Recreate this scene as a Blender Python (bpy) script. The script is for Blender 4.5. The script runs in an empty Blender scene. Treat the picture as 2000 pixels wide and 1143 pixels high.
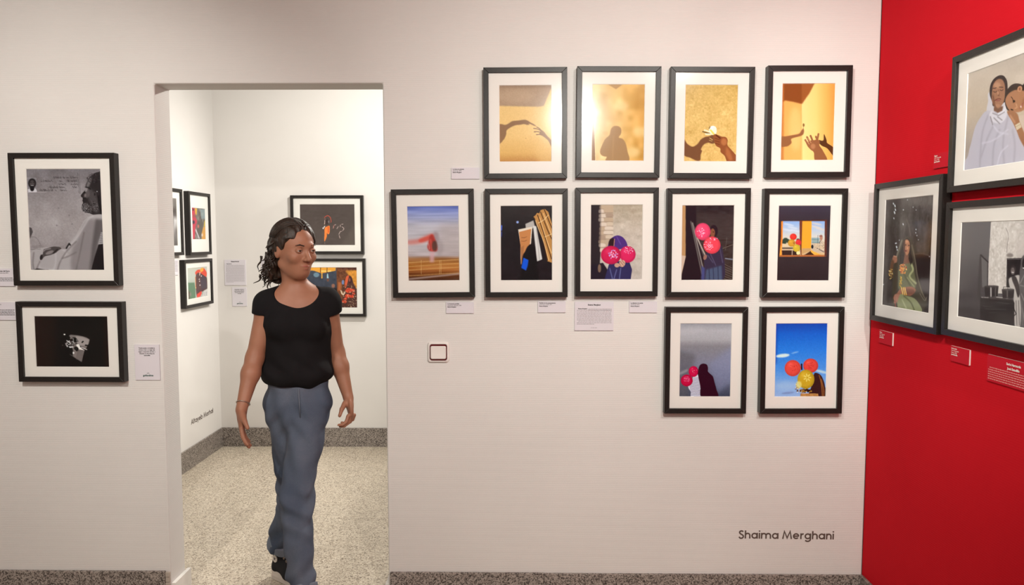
import bpy, bmesh, math, random
import numpy as np
from mathutils import Vector, Matrix

random.seed(7)
RNG = np.random.default_rng(11)
C = bpy.context.scene.collection

# ------------------------------------------------------------------ camera, light, exposure
CAM = (0.0, -3.02589, 1.553)
cd = bpy.data.cameras.new('camera'); cam = bpy.data.objects.new('camera', cd); C.objects.link(cam)
cd.sensor_width = 36.0; cd.lens = 1436.67 / 2000 * 36.0
cam.location = CAM
cam.rotation_euler = (math.radians(90 - 4.15335), 0, math.radians(0.67666))
bpy.context.scene.camera = cam
vs = bpy.context.scene.view_settings
vs.view_transform = 'Standard'; vs.look = 'None'; vs.gamma = 1.0; vs.use_curve_mapping = False
vs.exposure = 0.0
w = bpy.data.worlds.new('world'); bpy.context.scene.world = w; w.use_nodes = True
w.node_tree.nodes['Background'].inputs[0].default_value = (1.0, 0.9, 0.8, 1)
w.node_tree.nodes['Background'].inputs[1].default_value = 0.02

WARM = (1.0, 0.955, 0.875)
def spot(name, loc, aim, power, size, blend, radius=0.045, col=WARM):
    d = bpy.data.lights.new(name, 'SPOT'); d.energy = power; d.color = col
    d.spot_size = math.radians(size); d.spot_blend = blend; d.shadow_soft_size = radius
    o = bpy.data.objects.new(name, d); C.objects.link(o); o.location = loc
    o.rotation_euler = (Vector(aim) - Vector(loc)).to_track_quat('-Z', 'Y').to_euler()
    return o
def point_fill(name, loc, power, radius=0.15, col=WARM):
    d = bpy.data.lights.new(name, 'POINT'); d.energy = power; d.color = col; d.shadow_soft_size = radius
    o = bpy.data.objects.new(name, d); C.objects.link(o); o.location = loc
    return o
spot('spotlight_white_wall', (0.38, -2.40, 2.43), (0.20, 0, 1.34), 156, 94, 1.0, 0.03)
spot('spotlight_near_corner', (1.10, -2.40, 2.88), (0.88, 0, 1.05), 118, 86, 1.0, 0.03)
spot('spotlight_left_wall', (-1.45, -2.3, 2.70), (-2.05, 0, 1.42), 185, 72, 1.0, 0.035)
spot('spotlight_red_wall', (-0.10, -2.1, 2.80), (1.44, -0.90, 2.02), 165, 64, 1.0, 0.035)
spot('spotlight_far_room', (-0.52, 1.03, 2.62), (-1.30, 2.38, 1.70), 120, 116, 0.9)
spot('spotlight_far_corner', (0.30, 2.10, 2.88), (-1.70, 0.80, 1.30), 290, 88, 0.9)
spot('spotlight_far_floor', (-0.9, 1.25, 3.0), (-1.2, 1.1, 0.0), 25, 100, 0.9)
point_fill('fill_light_room', (-1.3, -4.6, 2.7), 52)  # unseen fill light added behind the camera to lift the ambient level

# ------------------------------------------------------------------ helpers
def link(o, parent=None):
    C.objects.link(o)
    if parent: o.parent = parent
    return o
def mesh_obj(name, verts, faces, mats, parent=None, smooth=False, loc=None):
    me = bpy.data.meshes.new(name)
    me.from_pydata([tuple(map(float, v)) for v in verts], [], [tuple(map(int, f)) for f in faces])
    me.update()
    if not isinstance(mats, (list, tuple)): mats = [mats]
    for m in mats: me.materials.append(m)
    if smooth: me.polygons.foreach_set('use_smooth', [True] * len(me.polygons))
    o = bpy.data.objects.new(name, me)
    if loc is not None: o.location = loc
    return link(o, parent)
def thing(name, label, cat, loc=(0, 0, 0), rz=0, group=None):
    o = bpy.data.objects.new(name, None); C.objects.link(o)
    o.empty_display_size = 0.05
    o.location = loc; o.rotation_euler = (0, 0, rz)
    return tag(o, label, cat, group)
def tag(o, label, cat, group=None):
    o['label'] = label; o['category'] = cat
    if group: o['group'] = group
    return o
def box_geo(x0, x1, y0, y1, z0, z1):
    v = [(x0, y0, z0), (x1, y0, z0), (x1, y1, z0), (x0, y1, z0), (x0, y0, z1), (x1, y0, z1), (x1, y1, z1), (x0, y1, z1)]
    f = [(0, 3, 2, 1), (4, 5, 6, 7), (0, 1, 5, 4), (1, 2, 6, 5), (2, 3, 7, 6), (3, 0, 4, 7)]
    return v, f
def merge(*geos):
    V, F = [], []
    for v, f in geos:
        n = len(V); V += list(v); F += [tuple(i + n for i in q) for q in f]
    return V, F
def bevel(o, width, seg=2, angle=40):
    m = o.modifiers.new('bevel', 'BEVEL'); m.width = width; m.segments = seg
    m.limit_method = 'ANGLE'; m.angle_limit = math.radians(angle)
    return o
def box(name, x0, x1, y0, y1, z0, z1, mat, parent=None, bev=0):
    o = mesh_obj(name, *box_geo(x0, x1, y0, y1, z0, z1), mat, parent)
    if bev: bevel(o, bev)
    return o
def structure(o): o['kind'] = 'structure'; return o
def lin(c):
    c = np.asarray(c, float) / 255.0
    return np.where(c <= 0.04045, c / 12.92, ((c + 0.055) / 1.055) ** 2.4)

# ------------------------------------------------------------------ materials
def new_mat(name, col=(0.8, 0.8, 0.8), rough=0.5, spec=0.5):
    m = bpy.data.materials.new(name); m.use_nodes = True
    b = m.node_tree.nodes['Principled BSDF']
    b.inputs['Base Color'].default_value = (*col, 1); b.inputs['Roughness'].default_value = rough
    b.inputs['Specular IOR Level'].default_value = spec
    return m, m.node_tree, b
def nd(nt, kind, **kw):
    n = nt.nodes.new(kind)
    for k, v in kw.items(): setattr(n, k, v)
    return n
def coords(nt, scale=(1, 1, 1)):
    t = nd(nt, 'ShaderNodeTexCoord'); mp = nd(nt, 'ShaderNodeMapping')
    mp.inputs['Scale'].default_value = scale
    nt.links.new(t.outputs['Object'], mp.inputs['Vector'])
    return mp.outputs['Vector']
def ramp(nt, fac, stops):
    r = nd(nt, 'ShaderNodeValToRGB'); e = r.color_ramp.elements
    while len(e) < len(stops): e.new(0.5)
    for el, (p, c) in zip(e, stops): el.position = p; el.color = (*c, 1)
    nt.links.new(fac, r.inputs[0]); return r.outputs[0]
def noise(nt, vec, scale, detail=3, rough=0.5):
    n = nd(nt, 'ShaderNodeTexNoise'); n.inputs['Scale'].default_value = scale
    n.inputs['Detail'].default_value = detail; n.inputs['Roughness'].default_value = rough
    nt.links.new(vec, n.inputs['Vector']); return n.outputs[0]
def bump(nt, b, h, strength, dist):
    n = nd(nt, 'ShaderNodeBump'); n.inputs['Strength'].default_value = strength
    n.inputs['Distance'].default_value = dist
    nt.links.new(h, n.inputs['Height']); nt.links.new(n.outputs[0], b.inputs['Normal'])

def wall_mat(name, a, b_, rough=0.75, rib=0.34, spec=0.25):
    """painted wall over a finely ribbed lining paper"""
    m, nt, b = new_mat(name, a, rough, spec)
    v = coords(nt)
    n = noise(nt, v, 2.2, 4)
    nt.links.new(ramp(nt, n, [(0.3, a), (0.7, b_)]), b.inputs['Base Color'])
    wv = nd(nt, 'ShaderNodeTexWave', wave_type='BANDS', bands_direction='Z')
    wv.inputs['Scale'].default_value = 40.0; wv.inputs['Distortion'].default_value = 1.6
    wv.inputs['Detail'].default_value = 2.0; wv.inputs['Detail Scale'].default_value = 6.0
    nt.links.new(v, wv.inputs['Vector'])
    n2 = noise(nt, v, 260, 2)
    mx = nd(nt, 'ShaderNodeMath', operation='ADD')
    nt.links.new(wv.outputs[1], mx.inputs[0]); nt.links.new(n2, mx.inputs[1])
    bump(nt, b, mx.outputs[0], rib, 0.0006)
    return m
M_WALL = wall_mat('white_wall_paint', (0.70, 0.685, 0.665), (0.735, 0.72, 0.70))
M_SMOOTH = wall_mat('smooth_white_plaster', (0.72, 0.70, 0.68), (0.75, 0.73, 0.71), rib=0.08)
M_RED = wall_mat('red_wall_paint', (0.56, 0.009, 0.018), (0.60, 0.011, 0.021), rough=0.75, rib=0.2, spec=0.04)
M_CEIL, _, _ = new_mat('ceiling_paint', (0.78, 0.76, 0.73), 0.9, 0.1)

def granite(name, stops, scale, rough, joints=None):
    m, nt, b = new_mat(name, (0.4, 0.35, 0.3), rough, 0.4)
    v = coords(nt)
    vo = nd(nt, 'ShaderNodeTexVoronoi'); vo.inputs['Scale'].default_value = scale
    nt.links.new(v, vo.inputs['Vector'])
    sep = nd(nt, 'ShaderNodeSeparateColor'); nt.links.new(vo.outputs['Color'], sep.inputs[0])
    col = ramp(nt, sep.outputs[0], stops)
    n = noise(nt, v, 9, 3)
    mix = nd(nt, 'ShaderNodeMix', data_type='RGBA', blend_type='MULTIPLY'); mix.inputs[0].default_value = 0.35
    nt.links.new(col, mix.inputs[6])
    nt.links.new(ramp(nt, n, [(0.3, (0.7, 0.7, 0.7)), (0.7, (1, 1, 1))]), mix.inputs[7])
    out = mix.outputs[2]
    if joints:
        sx = nd(nt, 'ShaderNodeSeparateXYZ'); nt.links.new(v, sx.inputs[0])
        masks = []
        for ax, off, pitch, wd in joints:
            a = nd(nt, 'ShaderNodeMath', operation='SUBTRACT'); nt.links.new(sx.outputs[ax], a.inputs[0]); a.inputs[1].default_value = off
            d = nd(nt, 'ShaderNodeMath', operation='PINGPONG'); nt.links.new(a.outputs[0], d.inputs[0]); d.inputs[1].default_value = pitch / 2
            l = nd(nt, 'ShaderNodeMath', operation='LESS_THAN'); nt.links.new(d.outputs[0], l.inputs[0]); l.inputs[1].default_value = wd
            masks.append(l.outputs[0])
        mx = nd(nt, 'ShaderNodeMath', operation='MAXIMUM'); nt.links.new(masks[0], mx.inputs[0]); nt.links.new(masks[1], mx.inputs[1])
        sc = nd(nt, 'ShaderNodeMath', operation='MULTIPLY'); nt.links.new(mx.outputs[0], sc.inputs[0]); sc.inputs[1].default_value = 0.45
        mj = nd(nt, 'ShaderNodeMix', data_type='RGBA'); nt.links.new(sc.outputs[0], mj.inputs[0])
        nt.links.new(out, mj.inputs[6]); mj.inputs[7].default_value = (0.16, 0.13, 0.1, 1)
        out = mj.outputs[2]
    nt.links.new(out, b.inputs['Base Color'])
    return m
M_FLOOR = granite('speckled_granite_floor',
                  [(0.0, (0.14, 0.11, 0.08)), (0.10, (0.30, 0.24, 0.18)), (0.28, (0.47, 0.40, 0.31)), (0.60, (0.60, 0.525, 0.42)), (0.85, (0.70, 0.63, 0.52))],
                  185, 0.33, [(0, -1.088, 0.6, 0.0012), (1, 0.955, 0.6, 0.0010)])
M_SKIRT = granite('dark_granite_skirting',
                  [(0.0, (0.03, 0.026, 0.024)), (0.25, (0.12, 0.10, 0.09)), (0.5, (0.27, 0.235, 0.21)), (0.8, (0.40, 0.355, 0.32))],
                  230, 0.35)
M_MARBLE, nt, b = new_mat('white_marble', (0.78, 0.76, 0.72), 0.35)
nt.links.new(ramp(nt, noise(nt, coords(nt), 6, 6), [(0.35, (0.62, 0.6, 0.57)), (0.6, (0.82, 0.8, 0.77))]), b.inputs['Base Color'])
M_GROUT, _, _ = new_mat('grout', (0.42, 0.36, 0.31), 0.9)

def frame_mat():
    m, nt, b = new_mat('black_stained_wood', (0.02, 0.018, 0.016), 0.34, 0.28)
    v = coords(nt, (60, 60, 60))
    n = noise(nt, v, 6, 5, 0.65)
    nt.links.new(ramp(nt, n, [(0.3, (0.009, 0.0075, 0.007)), (0.75, (0.024, 0.020, 0.018))]), b.inputs['Base Color'])
    bump(nt, b, n, 0.25, 0.0006)
    return m
M_FRAME = frame_mat()
def card_mat(name, c):
    m, nt, b = new_mat(name, c, 0.85, 0.15)
    c2 = tuple(x * 0.965 for x in c)
    nt.links.new(ramp(nt, noise(nt, coords(nt), 900, 2), [(0.3, c2), (0.7, c)]), b.inputs['Base Color'])
    return m
M_MAT = card_mat('white_mat_board', (0.84, 0.825, 0.80))
M_CARD = card_mat('pale_lilac_card', (0.70, 0.67, 0.72))
M_REDCARD = card_mat('red_card', (0.56, 0.012, 0.028))
M_FOAM = card_mat('white_foam_edge', (0.86, 0.8, 0.76))
M_INK, _, _ = new_mat('black_ink', (0.035, 0.03, 0.03), 0.6)
M_GREYINK, _, _ = new_mat('grey_ink', (0.38, 0.35, 0.37), 0.6)
M_WHITEINK, _, _ = new_mat('white_ink', (0.85, 0.8, 0.75), 0.6)
M_PALEINK, _, _ = new_mat('pale_red_ink', (0.75, 0.3, 0.28), 0.6)
M_TEAL, _, _ = new_mat('dark_teal_ink', (0.03, 0.09, 0.07), 0.6)
M_VINYL, _, _ = new_mat('brown_grey_vinyl', (0.105, 0.075, 0.062), 0.45)

M_PRINT, nt, b = new_mat('photographic_print', (1, 1, 1), 0.6, 0.06)
at_ = nd(nt, 'ShaderNodeAttribute'); at_.attribute_name = 'pigment'
nt.links.new(at_.outputs['Color'], b.inputs['Base Color'])

def glass_mat():
    m = bpy.data.materials.new('picture_glass'); m.use_nodes = True; nt = m.node_tree; nt.nodes.clear()
    out = nd(nt, 'ShaderNodeOutputMaterial'); mix = nd(nt, 'ShaderNodeMixShader')
    tr = nd(nt, 'ShaderNodeBsdfTransparent'); tr.inputs[0].default_value = (0.99, 0.992, 0.988, 1)
    gl = nd(nt, 'ShaderNodeBsdfGlossy'); gl.inputs['Roughness'].default_value = 0.145
    fr = nd(nt, 'ShaderNodeFresnel'); fr.inputs[0].default_value = 1.45
    n = noise(nt, coords(nt), 5, 2)
    bm_ = nd(nt, 'ShaderNodeBump'); bm_.inputs['Strength'].default_value = 0.15; bm_.inputs['Distance'].default_value = 0.002
    nt.links.new(n, bm_.inputs['Height']); nt.links.new(bm_.outputs[0], gl.inputs['Normal'])
    ge = nd(nt, 'ShaderNodeNewGeometry'); iv = nd(nt, 'ShaderNodeMath', operation='SUBTRACT'); iv.inputs[0].default_value = 1.0
    nt.links.new(ge.outputs['Backfacing'], iv.inputs[1])
    ml = nd(nt, 'ShaderNodeMath', operation='MULTIPLY'); nt.links.new(fr.outputs[0], ml.inputs[0]); nt.links.new(iv.outputs[0], ml.inputs[1])
    nt.links.new(ml.outputs[0], mix.inputs[0]); nt.links.new(tr.outputs[0], mix.inputs[1]); nt.links.new(gl.outputs[0], mix.inputs[2])
    nt.links.new(mix.outputs[0], out.inputs[0]); return m
M_GLASS = glass_mat()

# ------------------------------------------------------------------ the rooms
DX0, DX1, DZ = -1.4907, -0.5602, 2.183      # doorway
WT = 0.132                                  # wall thickness
XR, CEIL = 1.4404, 3.15
FX, FY, BX = -2.245, 2.385, 0.9             # far room: left wall, far wall, right wall
geo = merge(box_geo(-3.6, DX0, 0, WT, 0, CEIL), box_geo(DX1, XR, 0, WT, 0, CEIL), box_geo(DX0, DX1, 0, WT, DZ, CEIL))
me = bmesh.new()
vs_ = [(-3.6, 0), (DX0, 0), (DX1, 0), (XR, 0)]
grid = {}
for j, z in enumerate((0, DZ, CEIL)):
    for i, x in enumerate((-3.6, DX0, DX1, XR)):
        for k, y in enumerate((0, WT)): grid[i, j, k] = me.verts.new((x, y, z))
def q(*ks): me.faces.new([grid[k] for k in ks])
for j in (0, 1):
    for i in (0, 1, 2):
        if j == 0 and i == 1: continue
        q((i, j, 0), (i + 1, j, 0), (i + 1, j + 1, 0), (i, j + 1, 0))
        q((i, j, 1), (i, j + 1, 1), (i + 1, j + 1, 1), (i + 1, j, 1))
q((1, 0, 0), (1, 1, 0), (1, 1, 1), (1, 0, 1)); q((2, 0, 0), (2, 0, 1), (2, 1, 1), (2, 1, 0))
q((1, 1, 0), (2, 1, 0), (2, 1, 1), (1, 1, 1))
for i in (0, 1, 2): q((i, 2, 0), (i + 1, 2, 0), (i + 1, 2, 1), (i, 2, 1))
for i in (0, 2): q((i, 0, 0), (i, 0, 1), (i + 1, 0, 1), (i + 1, 0, 0))
for j in (0, 1): q((0, j, 0), (0, j + 1, 0), (0, j + 1, 1), (0, j, 1)); q((3, j, 0), (3, j, 1), (3, j + 1, 1), (3, j + 1, 0))
bmesh.ops.recalc_face_normals(me, faces=me.faces[:])
m_ = bpy.data.meshes.new('wall_front'); me.to_mesh(m_); me.free(); m_.materials.append(M_WALL)
structure(link(bpy.data.objects.new('wall_front', m_)))
bevel(bpy.data.objects['wall_front'], 0.006, 3, 60)
structure(box('wall_right', XR, XR + 0.12, -6.2, -0.0002, 0, CEIL, M_RED))
structure(box('wall_left', -3.72, -3.6, -6.2, 0.0, 0, CEIL, M_WALL))
structure(box('wall_rear', -3.72, XR + 0.12, -6.32, -6.2, 0, CEIL, M_WALL))
structure(box('wall_far_back', FX - 0.12, BX + 0.12, FY, FY + 0.12, 0, CEIL, M_SMOOTH))
structure(box('wall_far_left', FX - 0.12, FX, WT, FY, 0, CEIL, M_SMOOTH))
structure(box('wall_far_right', BX, BX + 0.12, WT, FY, 0, CEIL, M_SMOOTH))
structure(box('floor', -3.72, XR + 0.12, -6.32, FY + 0.12, -0.1, 0, M_FLOOR))
structure(box('ceiling', -3.72, XR + 0.12, -6.32, FY + 0.12, CEIL, CEIL + 0.1, M_CEIL))
SK = 0.143
structure(box('baseboard_front_left', -3.6, -1.512, -0.012, 0, 0, SK, M_SKIRT, bev=0.0015))
structure(box('baseboard_front_middle', DX1 + 0.008, 0.0985, -0.012, 0, 0, SK + 0.001, M_SKIRT, bev=0.0015))
structure(box('baseboard_front_right', 0.1, XR, -0.012, 0, 0, SK - 0.001, M_SKIRT, bev=0.0015))
structure(box('baseboard_right', XR - 0.012, XR, -6.2, -0.012, 0, SK, M_SKIRT, bev=0.0015))
structure(box('baseboard_far_back', FX, BX, FY - 0.012, FY, 0, SK, M_SKIRT, bev=0.0015))
structure(box('baseboard_far_left', FX, FX + 0.012, WT, FY - 0.012, 0, SK, M_SKIRT, bev=0.0015))
structure(box('trim_1', DX0, DX0 + 0.016, 0.004, WT + 0.022, 0, 0.086, M_MARBLE, bev=0.001))
structure(box('trim_2', DX1 - 0.016, DX1, 0.004, WT + 0.022, 0, 0.086, M_MARBLE, bev=0.001))
# crumbled grout beside the left skirting end
g_ = [box_geo(-1.5115, -1.4925, -0.009 - 0.002 * (i % 2), 0, i * 0.0235, i * 0.0235 + 0.0225) for i in range(6)]
structure(mesh_obj('trim_3', *merge(*g_), M_GROUT)); bevel(bpy.data.objects['trim_3'], 0.003)

# ------------------------------------------------------------------ print painter (pigment drawn on a grid in the print's own plane)
def homog(quad):
    """maps sketch coordinates of the print's corners (TL,TR,BR,BL) to the unit square"""
    A, B = [], []
    for (x, y), (u, v) in zip(quad, ((0, 0), (1, 0), (1, 1), (0, 1))):
        A.append([x, y, 1, 0, 0, 0, -u * x, -u * y]); B.append(u)
        A.append([0, 0, 0, x, y, 1, -v * x, -v * y]); B.append(v)
    h = np.append(np.linalg.solve(np.array(A, float), np.array(B, float)), 1).reshape(3, 3)
    return h
def blur(a, r):
    r = int(round(r))
    if r < 1: return a
    for _ in range(3):
        for ax in (0, 1):
            p = [(0, 0)] * a.ndim; p[ax] = (r + 1, r)
            c = np.cumsum(np.pad(a, p, mode='edge'), axis=ax)
            n = a.shape[ax]
            hi = np.take(c, range(2 * r + 1, 2 * r + 1 + n), axis=ax); lo = np.take(c, range(0, n), axis=ax)
            a = (hi - lo) / (2 * r + 1)
    return a
def spline(pts, closed=True, n=8):
    P = np.array(pts, float); N = len(P); out = []
    for i in range(N if closed else N - 1):
        if closed: p0, p1, p2, p3 = P[i - 1], P[i], P[(i + 1) % N], P[(i + 2) % N]
        else: p0, p1, p2, p3 = P[max(i - 1, 0)], P[i], P[i + 1], P[min(i + 2, N - 1)]
        for t in np.arange(n) / n:
            out.append(0.5 * ((2 * p1) + (-p0 + p2) * t + (2 * p0 - 5 * p1 + 4 * p2 - p3) * t * t + (-p0 + 3 * p1 - 3 * p2 + p3) * t ** 3))
    if not closed: out.append(P[-1])
    return np.array(out)
class Art:
    def __init__(s, quad, w, h, texel=0.0015, base=(128, 128, 128)):
        s.w, s.h = w, h
        s.nx, s.ny = int(round(w / texel)), int(round(h / texel))
        s.NX, s.NY = s.nx * 2, s.ny * 2
        s.H = homog(quad); s.a = np.empty((s.NY, s.NX, 3)); s.a[:] = base
        s.sc = s.NX / abs(quad[1][0] - quad[0][0])            # canvas pixels per sketch unit
        s.X, s.Y = np.meshgrid(np.arange(s.NX) + 0.5, np.arange(s.NY) + 0.5)
        s.Hi = np.linalg.inv(s.H)
        q = s.Hi @ np.stack([s.X.ravel() / s.NX, s.Y.ravel() / s.NY, np.ones(s.X.size)])
        s.x = (q[0] / q[2]).reshape(s.X.shape); s.y = (q[1] / q[2]).reshape(s.X.shape)   # sketch coordinates per pixel
    def put(s, m, col, alpha=1):
        m = (m * alpha)[..., None]; s.a = s.a * (1 - m) + np.asarray(col, float) * m
    def soft(s, m, r): return blur(m.astype(float), r * s.sc / 3) if r else m.astype(float)
    def poly(s, pts, col, soft=0, alpha=1, smooth=False):
        P = spline(pts) if smooth else np.array(pts, float)
        q = s.H @ np.vstack([P.T, np.ones(len(P))]); P = np.stack([q[0] / q[2] * s.NX, q[1] / q[2] * s.NY], 1)
        x0, x1 = max(int(P[:, 0].min()) - 1, 0), min(int(P[:, 0].max()) + 2, s.NX)
        y0, y1 = max(int(P[:, 1].min()) - 1, 0), min(int(P[:, 1].max()) + 2, s.NY)
        if x1 <= x0 or y1 <= y0: return
        X, Y = s.X[y0:y1, x0:x1], s.Y[y0:y1, x0:x1]; ins = np.zeros(X.shape, bool)
        for (ax, ay), (bx, by) in zip(P, np.roll(P, -1, 0)):
            if ay == by: continue
            c = ((ay > Y) != (by > Y)) & (X < (bx - ax) * (Y - ay) / (by - ay) + ax)
            ins ^= c
        m = np.zeros((s.NY, s.NX)); m[y0:y1, x0:x1] = ins
        s.put(s.soft(m, soft), col, alpha)
    def ell(s, cx, cy, rx, ry, col, rot=0, soft=0, alpha=1):
        c, n = math.cos(math.radians(rot)), math.sin(math.radians(rot))
        dx, dy = s.x - cx, s.y - cy
        m = ((dx * c + dy * n) / rx) ** 2 + ((-dx * n + dy * c) / ry) ** 2 < 1
        s.put(s.soft(m, soft), col, alpha)
    def line(s, pts, wd, col, soft=0, alpha=1, smooth=False):
        P = spline(pts, False) if smooth and len(pts) > 2 else np.array(pts, float)
        wd = max(wd, 1.3 / s.sc); m = np.zeros(s.x.shape, bool)
        for a, b_ in zip(P[:-1], P[1:]):
            d = b_ - a; t = np.clip(((s.x - a[0]) * d[0] + (s.y - a[1]) * d[1]) / (d @ d + 1e-9), 0, 1)
            m |= (s.x - a[0] - t * d[0]) ** 2 + (s.y - a[1] - t * d[1]) ** 2 < (wd / 2) ** 2
        s.put(s.soft(m, soft), col, alpha)
    def vgrad(s, stops, mask=None, horiz=False):
        k = s.x if horiz else s.y
        xs = [p for p, _ in stops]; col = np.stack([np.interp(k, xs, [c[i] for _, c in stops]) for i in range(3)], -1)
        if mask is None: s.a = col
        else: s.a = s.a * (1 - mask[..., None]) + col * mask[..., None]
    def tex(s, amp, size, sx=1, sy=1, tint=(1, 1, 1), mask=None):
        """value noise of a given feature size (sketch units), stretched by sx, sy"""
        gx, gy = max(size * sx * s.sc, 1), max(size * sy * s.sc, 1)
        n = RNG.standard_normal((int(s.NY / gy) + 3, int(s.NX / gx) + 3))
        u, v = s.X / gx, s.Y / gy; i, j = u.astype(int), v.astype(int); fu, fv = u - i, v - j
        fu, fv = fu * fu * (3 - 2 * fu), fv * fv * (3 - 2 * fv)
        k = (n[j, i] * (1 - fu) + n[j, i + 1] * fu) * (1 - fv) + (n[j + 1, i] * (1 - fu) + n[j + 1, i + 1] * fu) * fv
        k = k * amp
        if mask is not None: k = k * mask
        s.a = s.a + k[..., None] * np.array(tint)
    def region(s, pts, soft=0, smooth=False):
        keep = s.a; s.a = np.zeros_like(keep); s.poly(pts, (1, 1, 1), soft, 1, smooth); m = s.a[..., 0]; s.a = keep; return m
    def dots(s, cx, cy, rx, ry, n, r, cols, alpha=1, spread=0.5):
        for _ in range(n):
            a, d = RNG.uniform(0, 6.283), math.sqrt(RNG.uniform()) * spread * 2
            s.ell(cx + math.cos(a) * d * rx, cy + math.sin(a) * d * ry, r * RNG.uniform(0.6, 1.3), r * RNG.uniform(0.6, 1.3), cols[RNG.integers(len(cols))], alpha=alpha)
    def mesh(s, parent, y, ref=(236, 226, 214), gain=0.80, name='print'):
        s.a = s.a + RNG.normal(0, 3.0, (s.NY, s.NX, 1))
        a = np.clip(s.a, 0, 255).reshape(s.ny, 2, s.nx, 2, 3).mean((1, 3))
        col = np.clip(lin(a) / lin(ref) * gain * 1.04 - 0.008, 0.0015, 0.95)
        nx, ny = s.nx, s.ny
        X = np.linspace(-s.w / 2, s.w / 2, nx + 1); Z = np.linspace(s.h / 2, -s.h / 2, ny + 1)
        gx, gz = np.meshgrid(X, Z)
        co = np.stack([gx, np.full_like(gx, y), gz], -1).reshape(-1, 3)
        i = (np.arange(ny)[:, None] * (nx + 1) + np.arange(nx)[None]).ravel()
        f = np.stack([i, i + nx + 1, i + nx + 2, i + 1], 1)
        me = bpy.data.meshes.new(name)
        me.vertices.add(len(co)); me.vertices.foreach_set('co', co.ravel())
        me.loops.add(f.size); me.loops.foreach_set('vertex_index', f.ravel().astype(np.int32))
        me.polygons.add(len(f)); me.polygons.foreach_set('loop_start', (np.arange(len(f)) * 4).astype(np.int32))
        me.update(calc_edges=True)
        p = np.pad(col, ((0, 1), (0, 1), (0, 0)), mode='edge')
        at = me.color_attributes.new('pigment', 'FLOAT_COLOR', 'POINT')
        at.data.foreach_set('color', np.concatenate([p.reshape(-1, 3), np.ones((len(co), 1))], 1).ravel())
        me.materials.append(M_PRINT)
        return link(bpy.data.objects.new(name, me), parent)

# ------------------------------------------------------------------ picture frames
FB = 0.0205                                   # width of the moulding's face
def add_frame(root, W, H, pw, ph, depth=0.035):
    a, b_ = W / 2, H / 2; c, d = a - FB, b_ - FB; y0, y1 = -0.0006, -depth
    o_ = [(-a, -b_), (a, -b_), (a, b_), (-a, b_)]; i_ = [(-c, -d), (c, -d), (c, d), (-c, d)]
    gs = []
    for k in range(4):
        p, r, s, t = o_[k], o_[(k + 1) % 4], i_[(k + 1) % 4], i_[k]
        v = [(x, y1, z) for x, z in (p, r, s, t)] + [(x, y0, z) for x, z in (p, r, s, t)]
        gs.append((v, [(0, 1, 2, 3), (7, 6, 5, 4), (0, 4, 5, 1), (1, 5, 6, 2), (2, 6, 7, 3), (3, 7, 4, 0)]))
    bevel(mesh_obj('moulding', *merge(*gs), M_FRAME, root), 0.0009, 2)
    # mat board: ring with a bevelled window
    yb, yf = -0.0215, -0.0240; e = 0.0016; c += 0.002; d += 0.002
    q_, r_ = pw / 2, ph / 2
    R0 = [(-c, -d), (c, -d), (c, d), (-c, d)]
    R1 = [(-q_ - e, -r_ - e), (q_ + e, -r_ - e), (q_ + e, r_ + e), (-q_ - e, r_ + e)]
    R2 = [(-q_ + .0003, -r_ + .0003), (q_ - .0003, -r_ + .0003), (q_ - .0003, r_ - .0003), (-q_ + .0003, r_ - .0003)]
    v = [(x, yf, z) for x, z in R0] + [(x, yf, z) for x, z in R1] + [(x, yb, z) for x, z in R2] + [(x, yb, z) for x, z in R0]
    f = []
    for k in range(4):
        n = (k + 1) % 4
        f += [(k, n, 4 + n, 4 + k), (4 + k, 4 + n, 8 + n, 8 + k), (8 + k, 8 + n, 12 + n, 12 + k), (12 + k, 12 + n, n, k)]
    mesh_obj('mat_board', v, f, M_MAT, root)
    g = box('glass', -c, c, -0.0285, -0.0265, -d, d, M_GLASS, root)
def picture(label, x, z, W, H, art, ref, gain=0.80, plane=('y', 0.0), group=None, tilt=0.0):
    ax, val = plane
    if ax == 'y': loc, rz = (x, val, z), 0
    elif ax == 'right': loc, rz = (val, x, z), -math.pi / 2
    else: loc, rz = (val, x, z), math.pi / 2
    root = thing('picture_frame', label, 'framed photograph', loc, rz, group)
    root.rotation_euler = (0, 0, rz)
    if tilt: root.rotation_euler = (Matrix.Rotation(rz, 3, 'Z') @ Matrix.Rotation(-tilt, 3, 'Y')).to_euler()
    add_frame(root, W, H, art.w, art.h)
    art.mesh(root, -0.0212, ref, gain)
    return root
SW, SH = 0.335, 0.440; PW, PH = 0.208, 0.302
G_WHITE = 'framed photographs on the white wall'

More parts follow.
